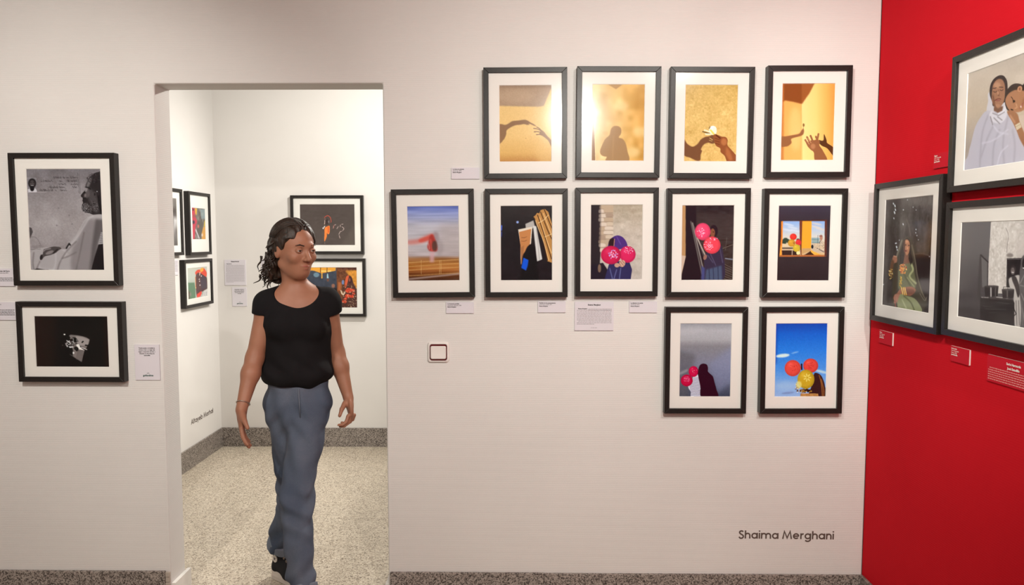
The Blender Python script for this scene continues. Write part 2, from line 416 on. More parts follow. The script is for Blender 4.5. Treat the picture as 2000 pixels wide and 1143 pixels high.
# --- top row: yellow pictures
def art_hands():
    A = Art([(207, 253), (674, 253), (674, 937), (208, 937)], PW, PH, base=(240, 200, 132))
    A.vgrad([(253, (236, 196, 130)), (700, (238, 196, 126)), (860, (226, 178, 104)), (937, (196, 140, 76))])
    A.ell(620, 830, 90, 120, (232, 190, 120), soft=60, alpha=.6)
    A.poly([(190, 240), (690, 240), (668, 300), (610, 440), (560, 447), (190, 436)], (176, 146, 118), soft=8)
    A.ell(360, 350, 170, 60, (196, 166, 136), soft=50, alpha=.6)
    A.poly([(190, 240), (690, 240), (690, 275), (190, 275)], (150, 122, 98), soft=24, alpha=.8)
    A.tex(3, 6); s = (148, 110, 78)
    A.poly([(200, 612), (262, 608), (300, 590), (325, 575), (380, 569), (435, 563), (465, 572), (490, 588), (515, 601), (542, 622), (520, 617), (492, 604), (468, 598), (480, 606), (458, 609), (430, 602), (398, 607), (350, 613), (305, 633), (272, 660), (268, 695), (245, 742), (200, 772)], s, soft=3, smooth=True)
    A.poly([(585, 660), (608, 670), (640, 710), (676, 752), (676, 806), (650, 755), (600, 712), (568, 694)], s, soft=3, smooth=True)
    for p in ([(590, 668), (555, 648), (518, 641)], [(590, 678), (560, 672), (522, 672)], [(590, 690), (565, 696), (542, 698)], [(590, 664), (565, 640), (545, 630)]):
        A.line(p, 9, s, soft=2, smooth=True)
    A.ell(446, 730, 5, 4, (190, 145, 90)); return A
def art_veil_shadow():
    A = Art([(1038, 247), (1508, 247), (1488, 935), (1028, 935)], PW, PH, base=(228, 184, 112))
    A.vgrad([(1030, (240, 205, 150)), (1250, (236, 194, 124)), (1400, (222, 172, 92)), (1508, (206, 152, 72))], horiz=True)
    A.tex(14, 110, 1, 1.4, (1, .9, .8)); A.tex(8, 50, 1, 1)
    for x, y in ((1300, 445), (1460, 680), (1400, 860)): A.ell(x, y, 60, 45, (250, 222, 160), soft=40, alpha=.55)  # pale glows: soft room reflections painted into the print colour
    A.poly([(1165, 240), (1320, 240), (1250, 293)], (186, 146, 96), soft=6)
    A.poly([(1028, 600), (1050, 600), (1062, 935), (1026, 935)], (150, 112, 78), soft=4)
    A.line([(1056, 620), (1064, 935)], 5, (246, 220, 170), soft=2)
    A.poly([(1165, 945), (1163, 905), (1140, 900), (1112, 885), (1104, 850), (1122, 800), (1150, 745), (1188, 708), (1202, 655), (1225, 630), (1255, 626), (1285, 638), (1296, 668), (1290, 700), (1272, 730), (1305, 742), (1332, 780), (1348, 850), (1354, 945)], (170, 132, 88), soft=5, smooth=True)
    A.line([(1225, 720), (1215, 930)], 14, (184, 144, 96), soft=10, alpha=.6); A.ell(1150, 690, 22, 18, (214, 172, 112), soft=8, alpha=.5)
    return A
def art_flower():
    A = Art([(222, 243), (697, 245), (675, 932), (207, 932)], PW, PH, base=(224, 184, 106))
    A.vgrad([(243, (206, 168, 92)), (500, (222, 184, 110)), (932, (224, 182, 108))])
    A.tex(5, 5, 1, 1, (1, 1, .9)); A.tex(6, 14, 1, 1); A.tex(4, 60)
    s = (122, 80, 52)
    A.poly([(205, 738), (235, 775), (265, 797), (292, 803), (330, 780), (360, 740), (400, 716), (440, 708), (474, 698), (488, 765), (460, 776), (425, 768), (385, 788), (362, 828), (372, 842), (358, 880), (356, 922), (322, 929), (268, 905), (205, 872)], s, soft=3, smooth=True)
    A.line([(440, 725), (468, 742)], 5, (222, 184, 108)); A.line([(436, 745), (462, 754)], 4, (222, 184, 108))
    A.line([(378, 668), (420, 680), (462, 690)], 10, (110, 84, 48), smooth=True)
    for p in ([(395, 655), (430, 666), (470, 690)], [(405, 690), (440, 690), (475, 692)]): A.line(p, 12, (246, 232, 196), smooth=True)
    A.ell(470, 650, 34, 34, (250, 248, 234)); A.ell(486, 662, 18, 34, (240, 236, 214)); A.ell(440, 632, 6, 14, (150, 120, 70), rot=20)
    A.line([(450, 655), (480, 692)], 16, (246, 214, 96), soft=4)
    A.poly([(472, 705), (492, 690), (520, 700), (550, 712), (588, 718), (604, 745), (602, 788), (640, 835), (680, 885), (682, 940), (604, 940), (575, 885), (540, 852), (536, 818), (505, 800), (488, 775), (480, 740)], (146, 84, 48), soft=2, smooth=True)
    A.ell(570, 760, 26, 32, (182, 112, 66), soft=12); A.poly([(590, 800), (625, 845), (650, 920), (620, 930), (585, 870)], (176, 106, 62), soft=14)
    for y in (728, 750, 772): A.line([(488, y), (530, y + 12)], 4, (92, 48, 28), soft=2)
    A.line([(500, 700), (536, 728)], 10, (86, 44, 28), soft=3); return A
def art_reaching():
    A = Art([(1100, 232), (1573, 232), (1547, 922), (1073, 922)], PW, PH, base=(246, 206, 126))
    A.vgrad([(1073, (230, 160, 84)), (1268, (240, 186, 104)), (1275, (250, 216, 140)), (1400, (248, 206, 122)), (1500, (240, 178, 92)), (1573, (226, 152, 72))], horiz=True)
    A.poly([(1060, 232), (1268, 232), (1258, 930), (1060, 930)], (236, 172, 92), soft=6, alpha=.8)
    A.ell(1210, 640, 60, 200, (246, 196, 118), soft=50, alpha=.8)
    A.poly([(1070, 225), (1392, 225), (1340, 320), (1272, 416), (1190, 396), (1120, 384), (1070, 420)], (140, 76, 36), soft=10)
    A.poly([(1272, 225), (1392, 225), (1340, 320), (1272, 416)], (166, 98, 50), soft=10, alpha=.7)
    A.poly([(1070, 225), (1112, 225), (1100, 930), (1060, 930)], (196, 118, 58), soft=12, alpha=.8)
    A.line([(1268, 415), (1256, 922)], 3, (220, 160, 92), soft=2)
    s = (150, 94, 56)
    A.poly([(1075, 716), (1120, 708), (1165, 700), (1240, 685), (1262, 660), (1278, 640), (1288, 645), (1286, 680), (1262, 704), (1175, 730), (1175, 765), (1150, 792), (1118, 802), (1075, 796)], s, soft=3, smooth=True)
    A.ell(1286, 606, 9, 15, (140, 96, 50), soft=2); A.line([(1284, 615), (1284, 645)], 3, s)
    A.poly([(1425, 742), (1448, 748), (1466, 740), (1470, 690), (1480, 705), (1494, 745), (1500, 770), (1556, 815), (1556, 888), (1500, 820), (1450, 795), (1420, 762)], (92, 56, 34), soft=2, smooth=True)
    h = (152, 94, 58)
    A.poly([(1300, 742), (1330, 760), (1350, 745), (1385, 742), (1410, 736), (1432, 756), (1428, 790), (1460, 840), (1496, 930), (1390, 930), (1376, 856), (1345, 828), (1315, 790)], h, soft=2, smooth=True)
    for p in ([(1330, 790), (1300, 742)], [(1345, 770), (1316, 716)], [(1375, 770), (1348, 704)], [(1405, 760), (1420, 688)], [(1420, 770), (1396, 712)]): A.line(p, 17, h, soft=1)
    for p in ([(1335, 780), (1308, 742)], [(1352, 768), (1322, 724)]): A.line(p, 5, (212, 156, 110), soft=2)
    A.ell(1370, 800, 22, 24, (184, 122, 80), soft=12); return A
# --- middle row
def art_blur():
    A = Art([(162, 197), (535, 197), (545, 735), (174, 738)], PW, PH)
    A.vgrad([(197, (92, 106, 170)), (250, (140, 146, 184)), (340, (186, 178, 180)), (480, (190, 180, 176)), (555, (178, 162, 158)), (580, (150, 98, 56)), (620, (176, 112, 52)), (655, (168, 100, 44)), (690, (118, 62, 26)), (738, (74, 44, 30))])
    A.tex(7, 22, 9, .25, (1, .9, .8)); A.tex(5, 40, 3, .4)
    A.poly([(400, 330), (560, 330), (560, 560), (400, 520)], (170, 150, 140), soft=70, alpha=.5)
    for y in (600, 628, 655, 697): A.line([(170, y + 8), (545, y - 14)], 6, (212, 164, 96), soft=5, alpha=.7)
    A.line([(180, 728), (545, 690)], 12, (180, 160, 150), soft=8, alpha=.7)
    A.ell(372, 425, 26, 44, (150, 128, 126), soft=22, alpha=.75); A.ell(400, 500, 30, 60, (150, 134, 130), soft=26, alpha=.5)
    A.poly([(172, 446), (240, 436), (300, 410), (345, 396), (360, 410), (330, 446), (250, 470), (172, 474)], (204, 110, 96), soft=26, alpha=.75, smooth=True)
    A.poly([(250, 440), (310, 416), (345, 402), (356, 420), (320, 444), (262, 460)], (206, 78, 62), soft=14, alpha=.85, smooth=True)
    A.poly([(318, 470), (328, 420), (348, 404), (368, 436), (384, 500), (376, 526), (330, 524), (312, 495)], (170, 54, 46), soft=14, smooth=True)
    A.line([(335, 440), (345, 520)], 9, (204, 84, 70), soft=8); A.line([(322, 470), (328, 510)], 5, (214, 160, 150), soft=5, alpha=.7)
    A.ell(365, 486, 20, 38, (84, 58, 48), soft=14, alpha=.9)
    A.poly([(332, 530), (364, 530), (360, 606), (330, 606)], (208, 158, 158), soft=18, alpha=.75)
    for x in (268, 402, 412): A.line([(x, 590), (x, 690)], 3, (226, 190, 120), soft=2, alpha=.6)
    return A
def art_silhouette():
    A = Art([(840, 194), (1210, 194), (1210, 732), (842, 733)], PW, PH, base=(38, 32, 32))
    A.vgrad([(194, (50, 44, 42)), (400, (34, 29, 30)), (733, (36, 28, 30))]); A.tex(3, 12)
    A.ell(963, 313, 9, 9, (150, 170, 220), soft=2); A.line([(848, 338), (846, 370)], 9, (70, 100, 200), soft=2); A.line([(848, 385), (847, 415)], 6, (50, 70, 150), soft=2)
    A.poly([(1020, 326), (1078, 300), (1090, 352), (1024, 372)], (180, 172, 160), soft=2)
    A.poly([(1075, 340), (1098, 342), (1142, 582), (1104, 598)], (214, 208, 196), soft=2); A.line([(1100, 360), (1122, 590)], 4, (160, 154, 144), soft=3)
    A.poly([(968, 366), (1070, 346), (1058, 500), (986, 620), (984, 480)], (222, 206, 180), soft=1)
    A.poly([(974, 384), (1062, 362), (1050, 500), (990, 570), (984, 480)], (196, 128, 74), soft=1); A.poly([(984, 500), (1010, 480), (1000, 610), (988, 620)], (168, 110, 66), soft=3)
    for y in (424, 450): A.line([(992, y), (1012, y + 2), (1030, y - 6)], 3, (120, 74, 44))
    A.poly([(1078, 275), (1094, 262), (1104, 246), (1120, 250), (1130, 226), (1160, 218), (1186, 240), (1212, 330), (1212, 608), (1178, 596), (1140, 430)], (188, 134, 72), soft=1)
    for p in ([(1082, 280), (1130, 390), (1180, 590)], [(1108, 262), (1160, 420), (1208, 580)], [(1130, 240), (1180, 370), (1212, 440)], [(1156, 222), (1212, 360)]): A.line(p, 6, (70, 40, 26), smooth=True)
    for p in ([(1094, 300), (1150, 450), (1190, 590)], [(1124, 280), (1170, 430), (1210, 540)], [(1150, 250), (1206, 400)]): A.line(p, 4, (236, 196, 134), smooth=True)
    for p in ([(1112, 320), (1150, 300), (1186, 262)], [(1160, 420), (1210, 400)]): A.line(p, 4, (230, 196, 140))
    A.poly([(985, 740), (992, 640), (1000, 560), (1018, 525), (1032, 495), (1050, 476), (1072, 472), (1090, 492), (1094, 545), (1106, 620), (1108, 740)], (26, 21, 23), soft=2, smooth=True)
    A.poly([(1006, 570), (1042, 588), (1036, 630), (1024, 664), (990, 645)], (22, 84, 200), soft=3); return A
def balloon(A, cx, cy, rx, ry, col, seed_cols, n=26, off=(.1, 0)):
    A.ell(cx, cy, rx, ry, tuple(c * .86 for c in col)); A.ell(cx - rx * .06, cy - ry * .05, rx * .86, ry * .86, col, soft=rx * .25)
    A.ell(cx - rx * .3, cy - ry * .4, rx * .28, ry * .25, tuple(min(255, c + 26) for c in col), soft=rx * .3, alpha=.7)
    if n: A.dots(cx + off[0] * rx, cy + off[1] * ry, rx * .55, ry * .5, n, rx * .05, seed_cols)
PK = [(240, 190, 214), (230, 160, 200), (250, 220, 230)]
def art_two_balloons():
    A = Art([(162, 180), (537, 180), (530, 718), (160, 718)], PW, PH, base=(190, 176, 156))
    A.vgrad([(180, (172, 156, 130)), (400, (198, 184, 164)), (718, (190, 178, 162))]); A.tex(6, 26, 1.5, .8); A.tex(4, 8)
    A.poly([(150, 170), (232, 170), (236, 480), (220, 720), (150, 720)], (46, 38, 40), soft=5)
    A.poly([(232, 178), (326, 178), (320, 400), (290, 480), (236, 520), (226, 480)], (186, 164, 136), soft=3)
    for k in range(11):
        y = 184 + k * 31; x0 = 222 + RNG.uniform(-2, 8); xm = 268 + RNG.uniform(-14, 10)
        for a, b_ in ((x0, xm), (xm + 3, 322)):
            if b_ > 300 and y > 430: continue
            dy = RNG.uniform(-5, 5); c = [(206, 186, 158), (188, 164, 134), (216, 198, 174), (170, 146, 122)][RNG.integers(4)]
            A.poly([(a, y + dy + 3), ((a + b_) / 2, y + dy - 1), (b_, y + dy + 4), (b_ + 1, y + dy + 24), ((a + b_) / 2, y + dy + 28), (a - 1, y + dy + 24)], c, soft=4, smooth=True)
            A.line([(a, y + dy + 28), (b_, y + dy + 28)], 3, (112, 92, 78), soft=3, alpha=.7)
    A.ell(226, 300, 10, 200, (60, 50, 50), soft=10, alpha=.5)
    A.poly([(150, 620), (250, 600), (330, 720), (150, 720)], (40, 32, 40), soft=6)
    A.ell(225, 640, 12, 30, (130, 104, 84), soft=4)
    A.poly([(262, 720), (285, 640), (300, 590), (440, 588), (462, 650), (452, 720)], (52, 48, 84), soft=2)
    for p in ([(300, 640), (320, 718)], [(350, 650), (330, 718)], [(380, 640), (370, 715)]): A.line(p, 6, (104, 108, 150), soft=4)
    A.poly([(288, 470), (305, 430), (345, 404), (385, 410), (415, 440), (428, 478), (400, 492), (365, 505), (292, 492)], (78, 50, 116), soft=2, smooth=True)
    A.ell(314, 455, 22, 34, (48, 32, 34), rot=15, soft=3); A.line([(334, 430), (330, 478)], 5, (190, 130, 110), soft=2)
    A.line([(350, 410), (380, 470)], 5, (104, 74, 144), soft=4)
    balloon(A, 430, 540, 58, 60, (216, 42, 90), PK, 26, (.1, -.5)); balloon(A, 309, 545, 73, 66, (206, 36, 78), [(196, 160, 220), (170, 150, 210)] + PK, 50, (.25, -.1))
    A.ell(352, 618, 18, 16, (196, 152, 126)); A.ell(390, 606, 22, 26, (206, 164, 136), rot=30)
    for p in ([(375, 590), (400, 620)], [(388, 584), (408, 606)], [(365, 600), (385, 632)]): A.line(p, 3, (120, 80, 66))
    return A
def art_beam_balloons():
    A = Art([(825, 183), (1202, 186), (1190, 723), (817, 722)], PW, PH, base=(52, 43, 41))
    A.vgrad([(183, (48, 40, 40)), (400, (62, 52, 48)), (723, (64, 52, 46))]); A.tex(4, 14, 2, .7)
    A.poly([(925, 240), (1200, 250), (1200, 420), (925, 400)], (72, 60, 56), soft=30, alpha=.5)
    A.poly([(815, 183), (850, 183), (850, 556), (815, 556)], (186, 140, 92), soft=2); A.poly([(815, 545), (852, 550), (815, 700)], (206, 176, 150), soft=2)
    A.poly([(850, 180), (925, 180), (928, 330), (985, 560), (960, 722), (817, 722), (850, 560)], (42, 33, 36), soft=3)
    for a, b_, c in (((888, 302), (968, 680), (104, 94, 88)), ((900, 312), (978, 650), (146, 134, 124)), ((912, 340), (988, 570), (88, 78, 74)), ((934, 420), (992, 545), (184, 168, 150))): A.line([a, b_], 9, c, soft=5)
    for k in range(7): A.line([(1110, 600 + k * 18), (1190, 640 + k * 16)], 4, (104, 90, 80), soft=2)
    A.line([(1115, 500), (1195, 470)], 4, (110, 96, 84), soft=2); A.line([(1140, 570), (1195, 578)], 8, (130, 130, 140), soft=4); A.line([(1150, 420), (1140, 510)], 3, (96, 84, 76), soft=2)
    A.ell(1055, 372, 30, 45, (44, 34, 38), soft=2); A.ell(1047, 385, 17, 32, (136, 82, 58), soft=3); A.ell(1052, 378, 5, 3, (40, 26, 26))
    A.poly([(985, 560), (1010, 520), (1080, 470), (1112, 480), (1128, 560), (1135, 620), (1120, 722), (965, 722), (985, 640)], (58, 50, 66), soft=2, smooth=True)
    A.poly([(1000, 650), (1112, 620), (1116, 725), (990, 725)], (76, 86, 108), soft=14)
    for p in ([(1020, 640), (1024, 722)], [(1050, 632), (1054, 722)], [(1085, 625), (1088, 722)]): A.line(p, 6, (52, 56, 76), soft=6)
    for p in ([(1010, 545), (1050, 600)], [(1030, 535), (1070, 620)], [(1100, 500), (1120, 600)]): A.line(p, 5, (90, 82, 104), soft=3)
    A.poly([(965, 620), (990, 640), (985, 722), (965, 722)], (74, 76, 120), soft=8)
    A.ell(992, 560, 12, 20, (150, 106, 90), rot=20)
    balloon(A, 975, 375, 57, 62, (236, 74, 106), PK, 34, (-.25, .1)); balloon(A, 1042, 473, 62, 62, (238, 72, 84), PK, 34, (-.4, .05)); A.dots(1055, 428, 30, 10, 12, 3, PK)
    return A
def art_window():
    A = Art([(288, 80), (972, 80), (935, 1063), (255, 1062)], PW, PH, base=(58, 45, 47))
    A.vgrad([(80, (66, 56, 66)), (280, (58, 46, 50)), (760, (58, 44, 44)), (1063, (52, 38, 38))]); A.tex(2.5, 12)
    A.poly([(318, 282), (926, 265), (915, 750), (288, 752)], (92, 48, 32), soft=2)
    m = A.region([(335, 283), (898, 283), (888, 735), (322, 730)])
    A.vgrad([(283, (136, 164, 206)), (380, (172, 184, 200)), (480, (206, 198, 186)), (560, (214, 190, 160)), (735, (210, 170, 120))], m)
    for k, (x, y) in enumerate(((420, 330), (470, 370), (400, 400), (500, 410), (790, 320), (840, 390), (780, 360))): A.ell(x, y, 70, 12, (216, 214, 214) if k < 4 else (226, 200, 176), rot=12, soft=12, alpha=.7)
    for x, y, r in ((345, 545, 26), (375, 530, 34), (405, 545, 30), (540, 530, 22), (355, 565, 30)): A.ell(x, y, r, r * .8, (52, 66, 50), soft=6)
    A.poly([(325, 580), (480, 585), (470, 660), (325, 660)], (216, 190, 150), soft=3); A.line([(332, 640), (470, 640)], 16, (70, 56, 50), soft=4); A.line([(335, 655), (470, 655)], 6, (190, 140, 110))
    A.poly([(325, 668), (470, 668), (560, 700), (560, 732), (325, 732)], (62, 40, 34), soft=2); A.line([(462, 650), (460, 732)], 9, (206, 176, 140))
    A.poly([(318, 290), (342, 282), (336, 480), (322, 735), (292, 740), (318, 480)], (236, 130, 44), soft=2); A.line([(316, 620), (304, 740)], 14, (240, 170, 60), soft=3)
    A.poly([(560, 282), (598, 282), (588, 730), (572, 730), (562, 560)], (112, 56, 38), soft=1)
    A.poly([(598, 283), (722, 283), (710, 668), (584, 718)], (240, 158, 46), soft=1); A.poly([(590, 640), (710, 640), (704, 678), (640, 700), (582, 722)], (196, 150, 96), soft=8)
    A.poly([(640, 718), (712, 672), (800, 735), (600, 735)], (70, 40, 28), soft=2)
    A.poly([(722, 500), (890, 560), (888, 700), (712, 690)], (196, 170, 142), soft=6)
    for y, c in ((512, (84, 140, 156)), (528, (60, 120, 136)), (548, (110, 160, 170)), (566, (70, 126, 140))): A.line([(722, y), (820, y)], 9, c, soft=4)
    A.ell(728, 620, 16, 26, (44, 44, 48), soft=3); A.line([(803, 470), (797, 600)], 6, (70, 60, 58)); A.line([(797, 600), (850, 530)], 7, (80, 70, 66)); A.ell(845, 500, 20, 38, (176, 120, 96), soft=4); A.line([(822, 480), (860, 480)], 8, (120, 60, 54))
    A.poly([(760, 585), (890, 570), (886, 660), (770, 650)], (206, 176, 140), soft=4); A.line([(790, 640), (880, 690)], 10, (96, 80, 76), soft=3); A.dots(830, 620, 60, 50, 26, 5, [(90, 76, 70), (226, 204, 180), (120, 110, 110)])
    A.poly([(712, 660), (740, 680), (850, 732), (760, 735), (708, 690)], (240, 168, 66), soft=2)
    A.poly([(290, 732), (912, 728), (910, 752), (288, 752)], (180, 100, 50), soft=2); A.poly([(895, 275), (925, 265), (912, 750), (888, 748)], (96, 50, 40), soft=2)
    balloon(A, 477, 490, 45, 42, (226, 52, 40), PK, 0); balloon(A, 545, 565, 38, 42, (216, 50, 50), PK, 0); balloon(A, 455, 572, 50, 48, (206, 146, 44), PK, 0); balloon(A, 520, 640, 48, 50, (206, 170, 50), PK, 0)
    A.ell(485, 572, 8, 14, (150, 80, 40), soft=4); A.ell(540, 703, 24, 24, (240, 216, 150)); return A
# --- bottom row
def art_grey_sky():
    A = Art([(220, 235), (684, 235), (672, 890), (214, 888)], PW, PH)
    A.vgrad([(235, (150, 146, 146)), (300, (176, 170, 168)), (380, (168, 162, 160)), (440, (134, 128, 128)), (520, (130, 126, 132)), (600, (128, 126, 138)), (700, (106, 108, 124)), (888, (64, 68, 82))])
    A.poly([(480, 600), (690, 440), (690, 760), (560, 860)], (134, 136, 160), soft=60, alpha=.6); A.poly([(205, 480), (360, 520), (300, 900), (205, 900)], (92, 88, 88), soft=50, alpha=.6)
    A.ell(250, 672, 50, 12, (160, 154, 150), rot=-25, soft=14, alpha=.7); A.ell(330, 300, 110, 30, (186, 180, 176), rot=-8, soft=40, alpha=.5); A.tex(2.5, 8)
    A.poly([(338, 720), (384, 700), (405, 790), (420, 895), (325, 895), (318, 850), (296, 800)], (216, 210, 222), soft=1, smooth=True)
    for k in range(15): A.line([(302 + k * 1.2, 732 + k * 11.5), (350, 728 + k * 11.5), (420, 720 + k * 12)], 3.4, (96, 84, 110))
    balloon(A, 342, 668, 44, 49, (204, 26, 68), PK, 8, (.1, -.2)); balloon(A, 282, 748, 54, 53, (196, 24, 62), [(230, 120, 160)], 40, (0, -.2))
    A.poly([(384, 700), (388, 640), (405, 606), (435, 597), (464, 608), (474, 640), (474, 668), (500, 694), (520, 716), (538, 780), (552, 830), (562, 900), (418, 900), (404, 800)], (50, 22, 32), soft=1, smooth=True); return A
def art_blue_sky():
    A = Art([(1078, 238), (1540, 238), (1525, 893), (1065, 893)], PW, PH)
    A.vgrad([(238, (16, 66, 156)), (330, (22, 92, 186)), (480, (40, 118, 204)), (640, (74, 138, 210)), (760, (120, 160, 212)), (893, (150, 172, 210))]); A.tex(2.5, 6)
    A.poly([(1060, 238), (1095, 238), (1085, 600), (1060, 600)], (24, 50, 140), soft=24, alpha=.5)
    A.ell(1140, 527, 62, 16, (216, 224, 238), rot=-6, soft=12); A.ell(1250, 500, 36, 6, (150, 184, 226), rot=-16, soft=8, alpha=.8); A.ell(1490, 672, 60, 12, (200, 214, 236), rot=14, soft=12, alpha=.8); A.ell(1190, 862, 60, 9, (110, 120, 160), rot=-6, soft=8, alpha=.6)
    A.ell(1180, 800, 110, 40, (180, 196, 226), soft=50, alpha=.5)
    A.poly([(1420, 700), (1440, 682), (1480, 700), (1505, 740), (1522, 800), (1526, 900), (1380, 900), (1400, 800)], (58, 34, 32), soft=1, smooth=True)
    for p in ([(1470, 705), (1490, 780), (1500, 890)], [(1488, 740), (1510, 830), (1512, 890)]): A.line(p, 7, (170, 100, 46), soft=4, smooth=True)
    A.line([(1310, 605), (1312, 650)], 14, (40, 30, 36)); A.poly([(1305, 866), (1460, 870), (1465, 900), (1300, 900)], (206, 146, 80), soft=1)
    for k in range(4): A.line([(1300, 872 + k * 8), (1465, 876 + k * 8)], 2.5, (130, 76, 40))
    A.dots(1345, 845, 60, 14, 46, 8, [(60, 36, 26), (196, 146, 50), (40, 26, 24), (150, 100, 40)]); A.dots(1270, 820, 14, 40, 24, 6, [(226, 190, 160), (90, 60, 50), (230, 220, 226)])
    balloon(A, 1231, 640, 73, 73, (226, 74, 60), [(196, 50, 40)], 14); balloon(A, 1393, 618, 68, 64, (222, 70, 58), [(190, 50, 44)], 20)
    balloon(A, 1350, 740, 76, 86, (202, 158, 40), PK, 0)
    for k in range(7): A.ell(1362 + 22 * math.cos(k * .9), 725 + 24 * math.sin(k * .9), 15, 6, (232, 204, 96), rot=k * 51.5, soft=2)
    A.ell(1285, 790, 26, 34, (236, 214, 120), soft=8, alpha=.8); A.tex(2, 6); return A

mx = [0.0204, 0.3913, 0.7633, 1.1500]
rows = [
 ("black framed photograph of two shadow hands reaching on a yellow wall", 0.0184, 2.0174, art_hands, (240, 230, 220), .27),
 ("black framed photograph of a veiled figure's brown shadow on golden yellow", 0.3913, 2.0202, art_veil_shadow, (240, 232, 222), -.27),
 ("black framed photograph of a hand holding a white flower on yellow", 0.7633, 2.0173, art_flower, (240, 230, 220), -.33),
 ("black framed photograph of two open hands in a yellow corner with dark top", 1.1508, 2.0217, art_reaching, (240, 228, 218), .07),
 ("black framed photograph of a blurred red figure under a lilac sky, nearest the doorway", -.3564, 1.5351, art_blur, (231, 218, 203), .58),
 ("black framed photograph of a dark silhouette beside orange board and bamboo", .0231, 1.5365, art_silhouette, (232, 221, 206), .22),
 ("black framed photograph of a purple hooded figure behind two pink balloons", .3896, 1.5403, art_two_balloons, (234, 224, 209), .10),
 ("black framed photograph of a standing figure with two pink balloons and diagonal beams", .7593, 1.5379, art_beam_balloons, (235, 225, 211), .14),
 ("black framed dark photograph with a window onto orange pillar and small balloons", 1.1482, 1.5362, art_window, (234, 221, 205), .01),
 ("black framed photograph of a dark cloaked figure with red balloons under grey sky", .7592, 1.0566, art_grey_sky, (228, 214, 199), .02),
 ("black framed photograph of red and yellow balloons against a bright blue sky", 1.1501, 1.0574, art_blue_sky, (230, 212, 198), .31)]
for lb, x, z, fn, ref, rot in rows:
    picture(lb, x, z, SW, SH, fn(), ref, group=G_WHITE, tilt=math.radians(rot))

